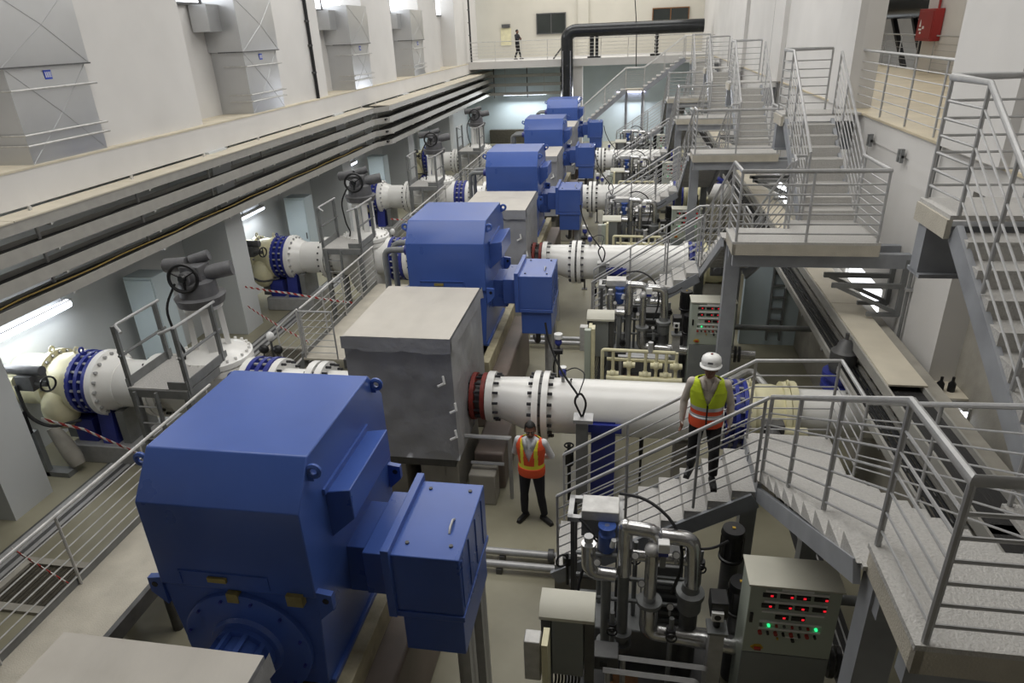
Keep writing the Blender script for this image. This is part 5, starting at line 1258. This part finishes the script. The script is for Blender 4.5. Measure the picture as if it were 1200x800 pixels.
    if hair:
        hb = MB(); n = 22; m_ = 12; vs = []
        for i in range(m_ + 1):
            th = math.pi * .5 * i / m_
            for j in range(n):
                ph = 2 * math.pi * j / n
                low = 1.12 if math.sin(ph) > -.35 else .66
                a = th * low
                k_ = 1.0 + .02 * noise.noise(V((ph * 3, th * 4, 1)))
                vs.append(h((.083 * k_ * math.sin(a) * math.cos(ph), .010 + .103 * k_ * math.sin(a) * math.sin(ph), .033 + .106 * k_ * math.cos(a))))
        hb.add(vs, [(i * n + j, i * n + (j + 1) % n, (i + 1) * n + (j + 1) % n, (i + 1) * n + j) for i in range(m_) for j in range(n)], True)
        ho = hb.build('hair', M_HAIR, t); sm = ho.modifiers.new('s', 'SOLIDIFY'); sm.thickness = .012
        if J.get('moustache'): MB().ell(h((0, -.098, -.042)), (.026, .009, .008), 10, 6, Rh).build('moustache', M_HAIR, t)
    if helmet:
        hb = MB(); n = 28; prof = [(0, .128), (.040, .125), (.077, .112), (.102, .088), (.112, .054), (.113, .0)]
        vs = []
        for r_, z_ in prof:
            vs += [h((r_ * 1.0 * math.cos(2 * math.pi * j / n), .008 + r_ * 1.18 * math.sin(2 * math.pi * j / n), z_ + .052)) for j in range(n)]
        hb.add(vs, [(i * n + j, i * n + (j + 1) % n, (i + 1) * n + (j + 1) % n, (i + 1) * n + j) for i in range(len(prof) - 1) for j in range(n)], True)
        vs = []
        for j in range(n):
            c, s2 = math.cos(2 * math.pi * j / n), math.sin(2 * math.pi * j / n)
            b = .045 * max(0, -s2) ** 2 + .012
            vs += [h((.113 * c, .008 + .133 * s2, .054)), h(((.113 + b) * c, .008 + (.133 + b) * s2, .047 - .008 * max(0, -s2)))]
        hb.add(vs, [(2 * j, 2 * j + 1, (2 * j + 3) % (2 * n), (2 * j + 2) % (2 * n)) for j in range(n)], True)
        ho = hb.build('safety_helmet', M_HAT, t); sm = ho.modifiers.new('s', 'SOLIDIFY'); sm.thickness = .006
        MB().ell(h((0, -.02, .180)), (.016, .02, .012), 10, 6, Rh).build('helmet_button', M_RED, ho)
        MB().add([h((-.03, -.137, .09)), h((.03, -.137, .09)), h((.028, -.130, .112)), h((-.028, -.130, .112))], [(0, 1, 2, 3)]).build('helmet_emblem', M_DSTEEL, ho)
    # collar of the shirt
    if vest:
        cb = MB()
        for s_ in (-1, 1):
            cb.add([O + V((s_ * .010, -.135, 1.355)), O + V((s_ * .052, -.085, 1.475)), O + V((s_ * .072, -.02, 1.505)), O + V((s_ * .105, -.06, 1.46)), O + V((s_ * .075, -.130, 1.385))], [(0, 1, 4), (1, 3, 4), (1, 2, 3)])
        co = cb.build('shirt_collar', mm['shirt'], t); sm = co.modifiers.new('s', 'SOLIDIFY'); sm.thickness = .006
        vb = MB(); n = 120; zs_ = [.86 + .006 * i for i in range(100)]; zs_ = [z for z in zs_ if z <= 1.452]
        ring = []
        for z in zs_:
            a, b = torso_at(z)
            fl = .03 if z < 1.0 else .022
            ring.append([O + V(((a + fl) * math.cos(2 * math.pi * j / n), (b + fl) * math.sin(2 * math.pi * j / n), z + (.012 if z > 1.4 else 0))) for j in range(n)])
        for i in range(len(zs_) - 1):
            for j in range(n):
                q = [ring[i][j], ring[i][(j + 1) % n], ring[i + 1][(j + 1) % n], ring[i + 1][j]]
                c = sum(q, V((0, 0, 0))) / 4 - O; front = c.y < 0
                mi = vest(c, front)
                if mi is None: continue
                vb.mi = mi; vb.add(q, [(0, 1, 2, 3)], True)
        vo = vb.build('safety_vest', VEST_MATS, t); sm = vo.modifiers.new('s', 'SOLIDIFY'); sm.thickness = .008; sm.offset = 0
    return t
VEST_MATS = [M_ORANGE, M_LIME, M_TAPEY, M_TAPES, M_BLACK]
def vest_orange(c, front):
    if front and c.z > 1.14 and abs(c.x) < (c.z - 1.14) * .36 + .004: return None
    if 1.005 < c.z < 1.065: return 2
    if c.z >= 1.065 and .078 < abs(c.x) < .128: return 2
    return 0
def vest_lime(c, front):
    if front and c.z > 1.17 and abs(c.x) < (c.z - 1.17) * .36 + .004: return None
    if front and abs(c.x) < .012: return 4
    if c.z > 1.135: return 1
    if c.z > 1.09: return 3
    if c.z > 1.035: return 0
    if c.z > .985: return 3
    return 0
p1 = person('man in orange vest standing on the floor with hands behind his back', dict(
    shR=(-.185, .01, 1.395), elR=(-.275, .10, 1.13), wrR=(-.085, .20, .98), hdR=(.95, .12, -.25), thR=(0, .2, 1),
    shL=(.185, .01, 1.395), elL=(.275, .10, 1.13), wrL=(.085, .215, 1.0), hdL=(-.95, .12, -.3), thL=(0, .2, 1),
    hpR=(-.095, 0, .88), knR=(-.115, -.03, .48), anR=(-.135, .02, .085), toeR=(-.21, -.2, .05),
    hpL=(.095, 0, .88), knL=(.135, -.02, .48), anL=(.175, .02, .085), toeL=(.36, -.12, .05), moustache=True), vest_orange, mats=dict(shirt=M_SHIRTW), yaw_head=.30, tilt=.0)
p1.location = (-1.33, 8.55, 0); p1.scale = (1.05,) * 3; p1.rotation_euler = (0, 0, -.12)
p2 = person('man in white helmet and lime and orange vest walking down the near staircase', dict(
    shR=(-.19, .0, 1.395), elR=(-.265, .03, 1.13), wrR=(-.275, -.03, .89), hdR=(0, -.15, -1), thR=(.3, -1, 0),
    shL=(.19, .0, 1.395), elL=(.265, .03, 1.13), wrL=(.27, -.02, .89), hdL=(0, -.15, -1), thL=(-.3, -1, 0),
    hpR=(-.09, 0, .88), knR=(-.12, -.01, .46), anR=(-.13, .20, .085), toeR=(-.18, .0, .05),
    hpL=(.09, 0, .88), knL=(.12, -.18, .58), anL=(.13, -.24, .26), toeL=(.16, -.5, .2)), vest_lime, hair=False, helmet=True, mats=dict(pants=M_PANTSB), yaw_head=-.1, tilt=-.14)
p2.location = (1.0, 7.2, 1.91); p2.rotation_euler = (0, 0, -.1)
p3 = person('distant man in dark clothes standing with folded arms on the far walkway', dict(
    shR=(-.185, .01, 1.395), elR=(-.24, -.12, 1.15), wrR=(-.02, -.22, 1.2), thR=(0, 0, 1), hdR=(1, 0, .1),
    shL=(.185, .01, 1.395), elL=(.24, -.12, 1.15), wrL=(.04, -.24, 1.16), thL=(0, 0, 1), hdL=(-1, 0, .1),
    hpR=(-.09, 0, .88), knR=(-.11, -.04, .48), anR=(-.12, .12, .085), toeR=(-.13, -.1, .05),
    hpL=(.09, 0, .88), knL=(.11, -.06, .48), anL=(.13, -.16, .085), toeL=(.14, -.4, .05), short=False), None, mats=dict(shirt=M_DARKT, pants=M_PANTSB), vox=.012)
p3.location = (-7.25, 46.2, 5.42); p3.rotation_euler = (0, 0, 1.2)
